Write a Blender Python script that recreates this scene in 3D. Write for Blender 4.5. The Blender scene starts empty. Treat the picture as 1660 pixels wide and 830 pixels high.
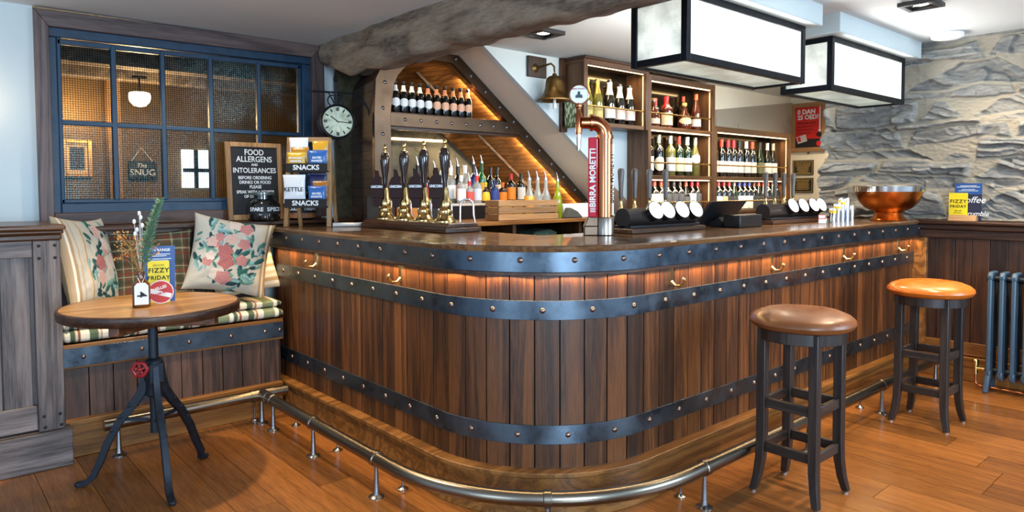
import bpy, math, random
from mathutils import Matrix, Vector, noise
R = random.Random(11)
sc = bpy.context.scene
COL = sc.collection
PI = math.pi
# ---------------------------------------------------------------- camera
YAW, PITCH, ROLL, FPX, CYPX, CAMZ = math.radians(48.8465), math.radians(2.5341), math.radians(0.1761), 1124.56, 358.32, 1.35
fw = Vector((math.cos(YAW)*math.cos(PITCH), math.sin(YAW)*math.cos(PITCH), -math.sin(PITCH)))
rt = Vector((math.sin(YAW), -math.cos(YAW), 0))
dn = fw.cross(rt)
rt, dn = rt*math.cos(ROLL)+dn*math.sin(ROLL), dn*math.cos(ROLL)-rt*math.sin(ROLL)
cd = bpy.data.cameras.new('camera'); cam = bpy.data.objects.new('camera', cd); COL.objects.link(cam)
mw = Matrix.Identity(4)
for i in range(3):
    mw[i][0] = rt[i]; mw[i][1] = -dn[i]; mw[i][2] = -fw[i]
mw[2][3] = CAMZ
cam.matrix_world = mw
cd.sensor_width = 36; cd.lens = FPX*36/1660; cd.shift_y = (CYPX-415)/1660; cd.clip_start = 0.05
sc.camera = cam
# ---------------------------------------------------------------- world, lights, exposure
sc.view_settings.view_transform = 'Standard'; sc.view_settings.look = 'None'
sc.view_settings.gamma = 1; sc.view_settings.use_curve_mapping = False
sc.view_settings.exposure = 0.45
sc.cycles.use_denoising = True
sc.cycles.max_bounces = 7; sc.cycles.transparent_max_bounces = 12
sc.cycles.sample_clamp_indirect = 4
sc.cycles.caustics_reflective = False; sc.cycles.caustics_refractive = False
w = bpy.data.worlds.new('world'); sc.world = w; w.use_nodes = True
w.node_tree.nodes['Background'].inputs[0].default_value = (0.52, 0.72, 1.0, 1)
w.node_tree.nodes['Background'].inputs[1].default_value = 0.8

def lamp(kind, loc, power, color, target=None, **k):
    l = bpy.data.lights.new('daylight' if kind == 'AREA' else 'lamp_light', kind); l.energy = power; l.color = color
    for a, b in k.items(): setattr(l, a, b)
    o = bpy.data.objects.new(l.name, l); COL.objects.link(o); o.location = loc
    if target is not None:
        o.rotation_euler = (Vector(target)-Vector(loc)).to_track_quat('-Z', 'Y').to_euler()
    return o
WARM = (1, .66, .32); SPOTC = (1, .80, .56); DAY = (.62, .81, 1.0)
# daylight through the windows of the room behind the camera
lamp('AREA', (-.15, -2.7, 1.55), 165, DAY, (2.0, 2.0, .9), shape='RECTANGLE', size=1.3, size_y=1.7)
lamp('AREA', (-2.4, .6, 1.0), 34, DAY, (.9, 3.6, 2.3), shape='RECTANGLE', size=1.6, size_y=1.4)
lamp('AREA', (4.4, -2.2, 1.8), 95, DAY, (1.6, 4.0, 1.0), shape='RECTANGLE', size=2.2, size_y=1.4)
# the ceiling downlights of the room (two more of them are seen in the picture), plus added ones behind the bar
def down(x, y, power, ang=70, z=2.38, blend=.5, col=SPOTC):
    lamp('SPOT', (x, y, z), power, col, (x, y, 0), spot_size=math.radians(ang), spot_blend=blend, shadow_soft_size=.035)
down(.98, 3.34, 125, 76, 2.33); down(1.6, 1.5, 45, 80); down(3.7, .9, 130, 80)
down(2.93, 3.06, 70, 120, 2.27); down(4.40, 1.48, 80, 95, 2.38); down(2.35, .75, 70, 85); down(5.2, .9, 45, 80)
down(4.7, 2.75, 60, 130, 2.33); down(6.2, 2.6, 70, 140, 2.36); down(1.35, 4.1, 22, 120, 2.33); down(5.1, 1.2, 40, 130, 2.38)  # the first two are added to brighten the dim poster wall
lamp('POINT', (.27, 4.42, 1.82), 1.3, (1, .70, .42), None, shadow_soft_size=.06)

# ---------------------------------------------------------------- helpers
def lin(c):
    c = c.lstrip('#'); v = [int(c[i:i+2], 16)/255 for i in (0, 2, 4)]
    return tuple(((x+.055)/1.055)**2.4 if x > .04045 else x/12.92 for x in v)
def rgba(c): return (*(lin(c) if isinstance(c, str) else c), 1)
MATS = {}
class NT:
    def __init__(s, name):
        s.m = bpy.data.materials.new(name); s.m.use_nodes = True; s.t = s.m.node_tree; s.n = s.t.nodes; s.l = s.t.links
        s.b = s.n['Principled BSDF']; s.out = s.n['Material Output']
    def new(s, t, **k):
        n = s.n.new(t)
        for a, b in k.items():
            if a.startswith('i_'):
                key = a[2:]; key = int(key) if key.isdigit() else key
                n.inputs[key].default_value = b
            else: setattr(n, a, b)
        return n
    def link(s, a, b): s.l.new(a, b)
def pm(name, color, rough=.5, metal=0, emit=None, estr=0, spec=.5, coat=0, trans=0, noise_amt=0, nscale=20, bump=0, alpha=1):
    if name in MATS: return MATS[name]
    t = NT(name); b = t.b
    b.inputs['Base Color'].default_value = rgba(color); b.inputs['Roughness'].default_value = rough
    b.inputs['Metallic'].default_value = metal; b.inputs['Specular IOR Level'].default_value = spec
    b.inputs['Coat Weight'].default_value = coat; b.inputs['Transmission Weight'].default_value = trans
    b.inputs['Alpha'].default_value = alpha
    if emit: b.inputs['Emission Color'].default_value = rgba(emit); b.inputs['Emission Strength'].default_value = estr
    if noise_amt or bump:
        tc = t.new('ShaderNodeTexCoord'); nz = t.new('ShaderNodeTexNoise', i_Scale=nscale, i_Detail=6.0, i_Roughness=.65)
        t.link(tc.outputs['Object'], nz.inputs['Vector'])
        if noise_amt:
            mr = t.new('ShaderNodeMapRange', i_1=.3, i_2=.7, i_3=1-noise_amt, i_4=1+noise_amt)
            t.link(nz.outputs['Fac'], mr.inputs[0])
            mx = t.new('ShaderNodeVectorMath', operation='SCALE'); mx.inputs[0].default_value = rgba(color)[:3]
            t.link(mr.outputs[0], mx.inputs['Scale']); t.link(mx.outputs[0], b.inputs['Base Color'])
            m2 = t.new('ShaderNodeMapRange', i_1=.3, i_2=.7, i_3=max(0, rough-.12), i_4=min(1, rough+.12))
            t.link(nz.outputs['Fac'], m2.inputs[0]); t.link(m2.outputs[0], b.inputs['Roughness'])
        if bump:
            bp = t.new('ShaderNodeBump', i_Strength=bump, i_Distance=.01); t.link(nz.outputs['Fac'], bp.inputs['Height']); t.link(bp.outputs[0], b.inputs['Normal'])
    MATS[name] = t.m; return t.m
def wood(name, dark, light, axis='z', rough=.42, fine=55, var=.35, bump=.25, coat=0, stretch=.05, rings=.17):
    """oak grain running along an axis; the face attribute rnd shifts tone and grain from board to board"""
    if name in MATS: return MATS[name]
    t = NT(name)
    tc = t.new('ShaderNodeTexCoord'); at = t.new('ShaderNodeAttribute', attribute_name='rnd')
    off = t.new('ShaderNodeVectorMath', operation='SCALE'); off.inputs[0].default_value = (7.1, 3.7, 9.3); t.link(at.outputs['Fac'], off.inputs['Scale'])
    ad = t.new('ShaderNodeVectorMath', operation='ADD'); t.link(tc.outputs['Object'], ad.inputs[0]); t.link(off.outputs[0], ad.inputs[1])
    mp = t.new('ShaderNodeMapping'); s = [1.0, 1.0, 1.0]; s['xyz'.index(axis)] = stretch
    mp.inputs['Scale'].default_value = s; t.link(ad.outputs[0], mp.inputs['Vector'])
    n1 = t.new('ShaderNodeTexNoise', i_Scale=fine*.16, i_Detail=3.0, i_Distortion=1.2); t.link(mp.outputs[0], n1.inputs['Vector'])
    n2 = t.new('ShaderNodeTexNoise', i_Scale=fine*3.2, i_Detail=4.0, i_Roughness=.7); t.link(mp.outputs[0], n2.inputs['Vector'])
    sn = t.new('ShaderNodeMath', operation='MULTIPLY', i_1=24.0); t.link(n1.outputs['Fac'], sn.inputs[0])
    si = t.new('ShaderNodeMath', operation='SINE'); t.link(sn.outputs[0], si.inputs[0])
    a1 = t.new('ShaderNodeMath', operation='MULTIPLY_ADD', i_1=rings, i_2=.06); t.link(si.outputs[0], a1.inputs[0])
    a2 = t.new('ShaderNodeMath', operation='MULTIPLY_ADD', i_1=.95); t.link(n2.outputs['Fac'], a2.inputs[0]); t.link(a1.outputs[0], a2.inputs[2])
    rp = t.new('ShaderNodeValToRGB'); rp.color_ramp.elements[0].color = rgba(dark); rp.color_ramp.elements[1].color = rgba(light)
    rp.color_ramp.elements[0].position = .22; rp.color_ramp.elements[1].position = .85
    t.link(a2.outputs[0], rp.inputs[0])
    mr = t.new('ShaderNodeMapRange', i_1=0.0, i_2=1.0, i_3=1-var, i_4=1+var); t.link(at.outputs['Fac'], mr.inputs[0])
    mx = t.new('ShaderNodeVectorMath', operation='SCALE'); t.link(rp.outputs[0], mx.inputs[0]); t.link(mr.outputs[0], mx.inputs['Scale'])
    t.link(mx.outputs[0], t.b.inputs['Base Color']); t.b.inputs['Roughness'].default_value = rough; t.b.inputs['Coat Weight'].default_value = coat
    bp = t.new('ShaderNodeBump', i_Strength=bump, i_Distance=.004); t.link(a2.outputs[0], bp.inputs['Height']); t.link(bp.outputs[0], t.b.inputs['Normal'])
    MATS[name] = t.m; return t.m
def colmat(name, rough=.9, bump=0):
    """printed cloth: the colour of the print is stored on the mesh"""
    if name in MATS: return MATS[name]
    t = NT(name); at = t.new('ShaderNodeAttribute', attribute_name='print'); t.link(at.outputs['Color'], t.b.inputs['Base Color'])
    t.b.inputs['Roughness'].default_value = rough; t.b.inputs['Specular IOR Level'].default_value = .15
    if bump:
        tc = t.new('ShaderNodeTexCoord'); nz = t.new('ShaderNodeTexNoise', i_Scale=60.0, i_Detail=4.0); t.link(tc.outputs['Object'], nz.inputs['Vector'])
        bp = t.new('ShaderNodeBump', i_Strength=bump, i_Distance=.004); t.link(nz.outputs['Fac'], bp.inputs['Height']); t.link(bp.outputs[0], t.b.inputs['Normal'])
    MATS[name] = t.m; return t.m

class MB:
    """collects shapes into one mesh"""
    def __init__(s): s.v = []; s.f = []; s.mi = []; s.rn = []; s.m = 0; s.r = .5; s.X = None
    def add(s, vs, fs):
        n = len(s.v)
        if s.X is not None: vs = [tuple(s.X @ Vector(p)) for p in vs]
        s.v += vs; s.f += [tuple(n+i for i in f) for f in fs]; s.mi += [s.m]*len(fs); s.rn += [s.r]*len(fs); return s
    def box(s, x0, x1, y0, y1, z0, z1):
        if x0 > x1: x0, x1 = x1, x0
        if y0 > y1: y0, y1 = y1, y0
        if z0 > z1: z0, z1 = z1, z0
        return s.add([(x0,y0,z0),(x1,y0,z0),(x1,y1,z0),(x0,y1,z0),(x0,y0,z1),(x1,y0,z1),(x1,y1,z1),(x0,y1,z1)],
              [(0,3,2,1),(4,5,6,7),(0,1,5,4),(1,2,6,5),(2,3,7,6),(3,0,4,7)])
    def bar(s, p0, p1, w, h, up=(0,0,1), w1=None, h1=None):
        p0 = Vector(p0); p1 = Vector(p1); d = (p1-p0).normalized(); a = d.cross(Vector(up))
        if a.length < 1e-4: a = d.cross(Vector((1,0,0)))
        a.normalize(); b = a.cross(d)
        vs = []
        for p, ww, hh in ((p0, w, h), (p1, w1 or w, h1 or h)):
            for i, j in ((-1,-1),(1,-1),(1,1),(-1,1)): vs.append(tuple(p+a*(i*ww/2)+b*(j*hh/2)))
        return s.add(vs, [(0,3,2,1),(4,5,6,7),(0,1,5,4),(1,2,6,5),(2,3,7,6),(3,0,4,7)])
    def tube(s, pts, r, n=12, closed=False, caps=True):
        pts = [Vector(p) for p in pts]; m = len(pts); rr = r if isinstance(r, (list, tuple)) else [r]*m
        vs = []; fs = []; prev = None
        for i, p in enumerate(pts):
            if closed: d = pts[(i+1) % m]-pts[i-1]
            else: d = pts[min(i+1, m-1)]-pts[max(i-1, 0)]
            d.normalize()
            if prev is None:
                a = d.cross(Vector((0,0,1)));
                if a.length < 1e-3: a = d.cross(Vector((1,0,0)))
            else: a = prev - d*prev.dot(d)
            a.normalize(); prev = a; b = d.cross(a)
            for k in range(n):
                t = 2*PI*k/n; vs.append(tuple(p+(a*math.cos(t)+b*math.sin(t))*rr[i]))
        for i in range(m if closed else m-1):
            j = (i+1) % m
            for k in range(n): fs.append((i*n+k, i*n+(k+1) % n, j*n+(k+1) % n, j*n+k))
        if caps and not closed:
            fs.append(tuple(range(n-1, -1, -1))); fs.append(tuple((m-1)*n+k for k in range(n)))
        return s.add(vs, fs)
    def cyl(s, p0, p1, r, r1=None, n=16): return s.tube([p0, p1], [r, r if r1 is None else r1], n)
    def lathe(s, prof, n=24, c=(0,0,0), a0=0, a1=2*PI, caps=True):
        full = abs(a1-a0-2*PI) < 1e-6; k = n if full else n+1; vs = []; fs = []
        for (r, z) in prof:
            for i in range(k):
                t = a0+(a1-a0)*i/n; vs.append((c[0]+r*math.cos(t), c[1]+r*math.sin(t), c[2]+z))
        for j in range(len(prof)-1):
            for i in range(n): fs.append((j*k+i, j*k+(i+1) % k, (j+1)*k+(i+1) % k, (j+1)*k+i))
        if full and caps:
            if prof[0][0] > 1e-6: fs.append(tuple(range(k-1, -1, -1)))
            if prof[-1][0] > 1e-6: fs.append(tuple((len(prof)-1)*k+i for i in range(k)))
        return s.add(vs, fs)
    def prism(s, poly, axis, a, b):
        """poly in the two other axes, extruded from a to b along axis"""
        def P(u, v, w): return {'x': (w,u,v), 'y': (u,w,v), 'z': (u,v,w)}[axis]
        n = len(poly); vs = [P(u,v,a) for u,v in poly]+[P(u,v,b) for u,v in poly]
        return s.add(vs, [tuple(range(n)), tuple(range(2*n-1, n-1, -1))]+[(i, n+i, n+(i+1) % n, (i+1) % n) for i in range(n)])
    def ball(s, c, r, n=12, sx=1, sy=1, sz=1):
        m = n//2; pr = [(math.sin(PI*i/m), -math.cos(PI*i/m)) for i in range(m+1)]; vs = []; fs = []
        for a, z in pr:
            for k in range(n): vs.append((c[0]+r*sx*a*math.cos(2*PI*k/n), c[1]+r*sy*a*math.sin(2*PI*k/n), c[2]+r*sz*z))
        for j in range(m):
            for k in range(n): fs.append((j*n+k, j*n+(k+1) % n, (j+1)*n+(k+1) % n, (j+1)*n+k))
        return s.add(vs, fs)
    def dome(s, c, nrm, r, h=None, n=10):
        h = h or r*.8; d = Vector(nrm).normalized(); q = d.to_track_quat('Z', 'Y').to_matrix().to_4x4(); q.translation = Vector(c)
        old = s.X; s.X = q if old is None else old @ q
        s.lathe([(r, -.002), (r, 0), (r*.86, h*.5), (r*.5, h*.87), (.0001, h)], n); s.X = old; return s
    def quad(s, a, b, c, d): return s.add([tuple(a), tuple(b), tuple(c), tuple(d)], [(0,1,2,3)])
    def grid(s, fn, nu, nv, wrap=False):
        vs = [tuple(fn(i/nu, j/nv)) for j in range(nv+1) for i in range(nu+1)]
        return s.add(vs, [(j*(nu+1)+i, j*(nu+1)+i+1, (j+1)*(nu+1)+i+1, (j+1)*(nu+1)+i) for j in range(nv) for i in range(nu)])
    def mesh(s, name, mats, sharp=38):
        me = bpy.data.meshes.new(name); me.from_pydata(s.v, [], s.f)
        for m in (mats if isinstance(mats, (list, tuple)) else [mats]): me.materials.append(m)
        me.polygons.foreach_set('material_index', s.mi); me.polygons.foreach_set('use_smooth', [True]*len(s.f))
        me.attributes.new('rnd', 'FLOAT', 'FACE').data.foreach_set('value', s.rn)
        me.update(); me.set_sharp_from_angle(angle=math.radians(sharp)); return me
    def build(s, name, mats, parent=None, bevel=0, loc=None, label=None, sharp=38):
        o = bpy.data.objects.new(name, s.mesh(name, mats, sharp)); COL.objects.link(o)
        if parent is not None: o.parent = parent
        if loc is not None: o.location = loc
        if bevel:
            b = o.modifiers.new('bevel', 'BEVEL'); b.width = bevel; b.segments = 2; b.limit_method = 'ANGLE'; b.angle_limit = math.radians(40)
        if label: o['label'] = label
        return o
def tag(o, label=None, cat=None, group=None, kind=None):
    if label: o['label'] = label
    if cat: o['category'] = cat
    if group: o['group'] = group
    if kind: o['kind'] = kind
    return o
def thing(name, label, cat, loc=(0,0,0), rz=0, group=None):
    o = bpy.data.objects.new(name, None); COL.objects.link(o); o.location = loc; o.rotation_euler = (0,0,rz); o.empty_display_size = .05
    return tag(o, label, cat, group)
def struct(o): o['kind'] = 'structure'; return o
def copy_tree(o, parent=None):
    c = o.copy(); COL.objects.link(c)
    if parent is not None: c.parent = parent
    for ch in list(o.children): copy_tree(ch, c)
    return c
FONTN = 0
def text(body, size, loc, rot, mat, parent, bold=0, align='CENTER', sx=1, name='lettering', spacing=1, shear=0, depth=.0004):
    cu = bpy.data.curves.new(name, 'FONT'); cu.body = body; cu.size = size; cu.align_x = align; cu.align_y = 'CENTER'
    cu.extrude = depth; cu.offset = bold; cu.space_character = spacing; cu.shear = shear; cu.resolution_u = 3
    tmp = bpy.data.objects.new(name, cu); me = bpy.data.meshes.new_from_object(tmp); me.name = name
    me.materials.clear(); me.materials.append(mat)
    bpy.data.objects.remove(tmp); bpy.data.curves.remove(cu)
    o = bpy.data.objects.new(name, me); COL.objects.link(o); o.location = loc; o.rotation_euler = rot; o.scale = (sx, 1, 1)
    if parent is not None: o.parent = parent
    return o
FRONT = (PI/2, 0, 0)            # lettering facing -Y
WESTF = (PI/2, 0, -PI/2)        # lettering facing -X

# ---------------------------------------------------------------- materials
OAK = wood('bar_oak', '#1e0f07', '#6a3e1c', 'z', .40, 55, .6, .3)
OAKX = wood('oak_along_x', '#3a1f0e', '#85532c', 'x', .35, 50, .25, .2)
OAKY = wood('oak_along_y', '#3a1f0e', '#85532c', 'y', .35, 50, .25, .2)
TOPX = wood('counter_oak_x', '#48301f', '#83603f', 'x', .22, 60, .2, .1, .4)
TOPY = wood('counter_oak_y', '#48301f', '#83603f', 'y', .22, 60, .2, .1, .4)
PLX = wood('plinth_oak', '#51300f', '#9c6a35', 'x', .35, 45, .2, .2)
PLY = wood('plinth_oak_y', '#51300f', '#9c6a35', 'y', .35, 45, .2, .2)
GREYX = wood('weathered_oak_x', '#3b3230', '#8a7c76', 'x', .5, 40, .2, .3)
GREYZ = wood('weathered_oak_z', '#37302f', '#837671', 'z', .5, 40, .25, .3)
DARKZ = wood('dark_oak_z', '#1a0d06', '#4d2e1a', 'z', .4, 55, .4, .25)
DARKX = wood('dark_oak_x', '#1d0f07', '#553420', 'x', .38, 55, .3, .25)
DARKY = wood('dark_oak_y', '#1d0f07', '#553420', 'y', .38, 55, .3, .25)
CABX = wood('cabinet_oak_x', '#331f11', '#6a4729', 'x', .42, 60, .2, .15)
CABZ = wood('cabinet_oak_z', '#331f11', '#6a4729', 'z', .42, 60, .2, .15)
PINEX = wood('pine_x', '#7d5a35', '#bb9163', 'x', .5, 40, .25, .2, rings=.05)
PINEZ = wood('pine_z', '#7a5732', '#b68c5c', 'z', .5, 40, .2, .2)
TABLEW = wood('table_oak', '#6b4826', '#b0834c', 'x', .33, 45, .15, .1)
BLACKW = wood('stool_wood', '#16110f', '#3a302b', 'z', .4, 60, .15, .15)
FLOORW = wood('floor_oak', '#5a3216', '#9c642f', 'y', .24, 50, .30, .12, rings=.055)
STEEL = pm('blued_steel', '#56636f', .32, .95, noise_amt=.22, nscale=9)
STEELD = pm('dark_steel', '#2c3440', .42, .85, noise_amt=.2, nscale=14)
RIVET = pm('bronze_rivet', '#8d7466', .3, 1)
IRON = pm('black_iron', '#1d2027', .42, .75, noise_amt=.2, nscale=30)
CASTB = pm('cast_iron', '#232a33', .45, .6, noise_amt=.2, nscale=30, bump=.1)
BRASS = pm('brass', '#e8cd8c', .17, 1); BRASSD = pm('aged_brass', '#66502f', .4, 1, noise_amt=.3, nscale=14)
RAILM = pm('rail_metal', '#877f72', .27, 1)
CHROME = pm('chrome', '#d5d8dc', .12, 1); COPPER = pm('copper', '#c27a52', .2, 1); COPPERH = pm('hammered_copper', '#c07434', .16, 1, bump=.35, nscale=34)
BLACK = pm('black_plastic', '#15161a', .38); BLACKM = pm('matt_black', '#0d0d0f', .7); SLATE = pm('chalkboard', '#1a1c20', .7, noise_amt=.15)
WHITE = pm('white_paint', '#f2f4f4', .6); CHALK = pm('chalk_white', '#e6ecef', .9); PAPER = pm('paper', '#ece9e2', .8)
INK = pm('ink', '#17171a', .7)
PALE = pm('pale_wall', '#c6d2d3', .75, noise_amt=.03, nscale=3); CREAM = pm('cream_wall', '#e8e1cd', .75, noise_amt=.03, nscale=3)
CEIL = pm('ceiling_paint', '#d3d9da', .8, noise_amt=.03, nscale=2)
BLUEP = pm('blue_window_paint', '#14344c', .45, noise_amt=.3, nscale=16)
FRAMEW = wood('window_surround_oak', '#32262a', '#6f5c55', 'x', .5, 40, .15, .25); FRAMEWZ = wood('window_surround_oak_z', '#32262a', '#6f5c55', 'z', .5, 40, .15, .25)
LEATHB = pm('brown_leather', '#764624', .36, noise_amt=.15, nscale=12, bump=.06); LEATHO = pm('orange_leather', '#b8621a', .3, noise_amt=.15, nscale=12, bump=.06)
LED = pm('led_strip', '#fff0d0', .5, emit='#ffd9a0', estr=3); LEDB = pm('badge_light', '#ffffff', .4, emit='#f2f6ff', estr=3.2)

# ================================================================ SETTING
def smooth(t): t = max(0, min(1, t)); return t*t*(3-2*t)
def ceil_z(y): return 2.42-.14*smooth((y-1.9)/1.6)
# floor of oak boards laid along y
m = MB(); x = -2.2
while x < 7.2:
    wd = R.uniform(.165, .215); y = -2.6-R.uniform(0, 1.2)
    while y < 4.7:
        l = R.uniform(1.1, 2.3); m.r = R.random()
        m.box(x, x+wd-.0025, y, y+l-.0025, -.02, 0); y += l
    x += wd
f = m.build('floor', FLOORW); struct(f)
m = MB(); m.box(-2.4, 7.4, -3.6, 7, -.08, -.021); struct(m.build('floor_screed', BLACKM))
# walls round the seating side
YW = 4.6
m = MB(); m.box(-2.2, .553, YW, YW+.1, 0, 2.6); m.box(2.23, 2.75, YW, YW+.1, 0, 2.6); m.box(.553, 2.23, YW, YW+.1, 0, 1.17); m.box(.553, 2.23, YW, YW+.1, 2.37, 2.6)
struct(m.build('wall_left', PALE))
# ceilings: seating side and bar side meet at the old beam
m = MB(); m.box(-2.2, 2.28, -1, YW, 2.362, 2.5); struct(m.build('ceiling', CEIL))
m = MB()
m.grid(lambda u, v: (2.28+u*5.0, -1+v*5.62, ceil_z(-1+v*5.62)), 8, 60); o = m.build('ceiling_bar_side', CEIL); struct(o)
b = o.modifiers.new('thick', 'SOLIDIFY'); b.thickness = .1; b.offset = 1
# bell wall with the sloping underside of the stairs
bl = [(2.70, 2.362), (4.42, 1.155)]
m = MB(); m.prism([(2.70, 2.5)]+bl+[(4.42, 0), (5.14, 0), (5.14, 2.5)], 'y', 3.5, 3.54); struct(m.build('wall_back', PALE))
m = MB(); m.box(5.14, 6.86, 3.5, 3.54, 0, 2.5); struct(m.build('wall_back_cream', CREAM))
m = MB(); m.grid(lambda u, v: (2.70+1.72*u, 3.501+.40*v, (2.362-1.207*u)*(1-v)+(2.445-1.32*u)*v), 12, 4)
struct(m.build('wall_stair_soffit', CREAM))
# cream wall at the far end behind the bar
m = MB(); m.box(6.85, 6.95, 1.5, 3.5, 0, 2.5); struct(m.build('wall_far', CREAM))
# rough stone wall
RS = random.Random(5); ROWS = []; zc = .9
while zc < 2.7:
    hgt = RS.choice((.07, .10, .13, .17, .21, .15)); js = []; yy = -1.5+RS.random()
    while yy < 3.4: js.append(yy); yy += RS.uniform(.18, .95)*(1 if hgt > .1 else 1.25)
    ROWS.append((zc, zc+hgt, js, RS.uniform(0, 50))); zc += hgt
def edge(k, y):
    """height of the k-th bed joint, wandering along the wall"""
    return ROWS[k][0]+.075*noise.noise(Vector((y*1.1, k*3.7, 1)))+.035*noise.noise(Vector((y*3.6, k*3.7, 5)))+.10*(y-1)*.12*math.sin(k*1.9)
def stone(y, z):
    wy = y+.03*noise.noise(Vector((y*7, z*7, 1)))+.05*noise.noise(Vector((y*2.3, z*5, 4))); wz = z+.006*noise.noise(Vector((y*22, z*22, 5)))
    k = 0
    for i in range(len(ROWS)-1):
        if edge(i, y) <= wz: k = i
    b0, b1 = edge(k, y), edge(k+1, y); js = ROWS[k][2]; j = 0
    for i in range(len(js)):
        if js[i] <= wy: j = i
    y0_, y1_ = js[j], js[j+1] if j+1 < len(js) else js[j]+.5
    c = noise.cell(Vector((k*7.31, j*3.17, 2))); c2 = noise.cell(Vector((k*2.31, j*9.17, 6)))
    dz = min(wz-b0, b1-wz); sl = (c-.5)*1.6*(wz-b0); dy = min(wy+sl-y0_, y1_+sl-wy)
    gap = .0015+.026*max(0, noise.noise(Vector((y*2.6, z*3.2, 8))+Vector((0, 0, c))))
    d = min(dz, dy*.7)-gap; e = smooth(d/.016)
    zz = wz+(c-.5)*.5*(wy-y0_)
    q = zz*(22+16*c2)+1.3*noise.noise(Vector((wy*3+c*9, zz*7, c*5)))+.5*noise.noise(Vector((wy*11, zz*9, c*3)))
    fl = math.floor(q); fr = q-fl; lay = noise.cell(Vector((fl, c*50, math.floor(wy*3.3+2*noise.noise(Vector((wy*2, fl*3.1, c))))))) 
    ledge = ((1-fr)**.5)*min(1, fr*6)*lay
    brk = noise.noise(Vector((wy*7+lay*20, zz*24, c*8)))
    h = .02+e*(.012+.045*c)+(.15+.85*e)*(.030*ledge+.010*brk)+.004*noise.noise(Vector((y*40, z*60, 2)))+.016*noise.noise(Vector((y*2.5, z*2.5, 7)))
    return h, e, min(1, max(0, .45*c+.45*lay+.3*brk))
NY, NZ = 480, 330; y0, y1, z0, z1 = -.6, 2.62, 1.05, 2.5
vs = []; att = []; att2 = []
for j in range(NZ+1):
    for i in range(NY+1):
        y = y0+(y1-y0)*i/NY; z = z0+(z1-z0)*j/NZ; h, e, c = stone(y, z)
        if i > NY-22: y += (.06*noise.noise(Vector((z*6, 3.3, 1)))+.03*noise.noise(Vector((z*21, 1, 1))))*(i-NY+22)/22
        vs.append((5.70-h, y, z)); att.append(e); att2.append(c)
fs = [(j*(NY+1)+i, j*(NY+1)+i+1, (j+1)*(NY+1)+i+1, (j+1)*(NY+1)+i) for j in range(NZ) for i in range(NY)]
me = bpy.data.meshes.new('wall_right'); me.from_pydata(vs, [], fs); me.polygons.foreach_set('use_smooth', [True]*len(fs))
me.attributes.new('face_amount', 'FLOAT', 'POINT').data.foreach_set('value', att); me.attributes.new('stone_tone', 'FLOAT', 'POINT').data.foreach_set('value', att2)
t = NT('slate_stone'); tc = t.new('ShaderNodeTexCoord'); mp = t.new('ShaderNodeMapping'); mp.inputs['Scale'].default_value = (1, 1, 4); t.link(tc.outputs['Object'], mp.inputs['Vector'])
n1 = t.new('ShaderNodeTexNoise', i_Scale=7.0, i_Detail=9.0, i_Roughness=.72); t.link(mp.outputs[0], n1.inputs['Vector'])
rp = t.new('ShaderNodeValToRGB'); e = rp.color_ramp.elements; e[0].position = .3; e[0].color = rgba('#6c6e70'); e[1].position = .72; e[1].color = rgba('#c3bdaf')
e2 = rp.color_ramp.elements.new(.5); e2.color = rgba('#92938f'); t.link(n1.outputs['Fac'], rp.inputs[0])
a2 = t.new('ShaderNodeAttribute', attribute_name='stone_tone'); mr = t.new('ShaderNodeMapRange', i_1=0.1, i_2=.9, i_3=.70, i_4=1.15); t.link(a2.outputs['Fac'], mr.inputs[0])
sc1 = t.new('ShaderNodeVectorMath', operation='SCALE'); t.link(rp.outputs[0], sc1.inputs[0]); t.link(mr.outputs[0], sc1.inputs['Scale'])
a1 = t.new('ShaderNodeAttribute', attribute_name='face_amount'); mr2 = t.new('ShaderNodeMapRange', i_1=.0, i_2=.5); t.link(a1.outputs['Fac'], mr2.inputs[0])
mx = t.new('ShaderNodeMix', data_type='RGBA'); t.link(mr2.outputs[0], mx.inputs[0]); mx.inputs[6].default_value = rgba('#9b9484'); t.link(sc1.outputs[0], mx.inputs[7])
t.link(mx.outputs[2], t.b.inputs['Base Color']); t.b.inputs['Roughness'].default_value = .85
bp = t.new('ShaderNodeBump', i_Strength=.5, i_Distance=.02); t.link(n1.outputs['Fac'], bp.inputs['Height']); t.link(bp.outputs[0], t.b.inputs['Normal'])
me.materials.append(t.m); o = bpy.data.objects.new('wall_right', me); COL.objects.link(o); struct(o)
m = MB(); m.box(5.74, 6.0, -.6, 2.57, 0, 2.5); struct(m.build('wall_right_core', CREAM))
# old beam
m = MB()
def beam(u, v):
    y = 4.52-v*6.2; a = 2*PI*u; c, s_ = math.cos(a), math.sin(a); k = (abs(c)**5+abs(s_)**5)**(-1/5)
    end = smooth((4.56-y)/.42); bot = 2.235-.115*end-.012*math.sin(y*1.7)
    hz = (2.43-bot)/2; hx = .105
    px, pz = 2.30+hx*c*k, bot+hz+hz*s_*k
    q = Vector((px*3, y*2.2, pz*3)); n = .030*noise.noise(q)+.02*noise.noise(q*Vector((3, 1.3, 3)).x*.9)+.010*noise.noise(Vector((px*22, y*5, pz*22)))
    return (px+c*n, y, pz+s_*n)
m.grid(beam, 56, 260)
BEAMW = wood('old_beam', '#4a3f37', '#93836f', 'y', .8, 22, .1, .7, 0, .2)
o = m.build('ceiling_beam', BEAMW, sharp=80); struct(o)
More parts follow.
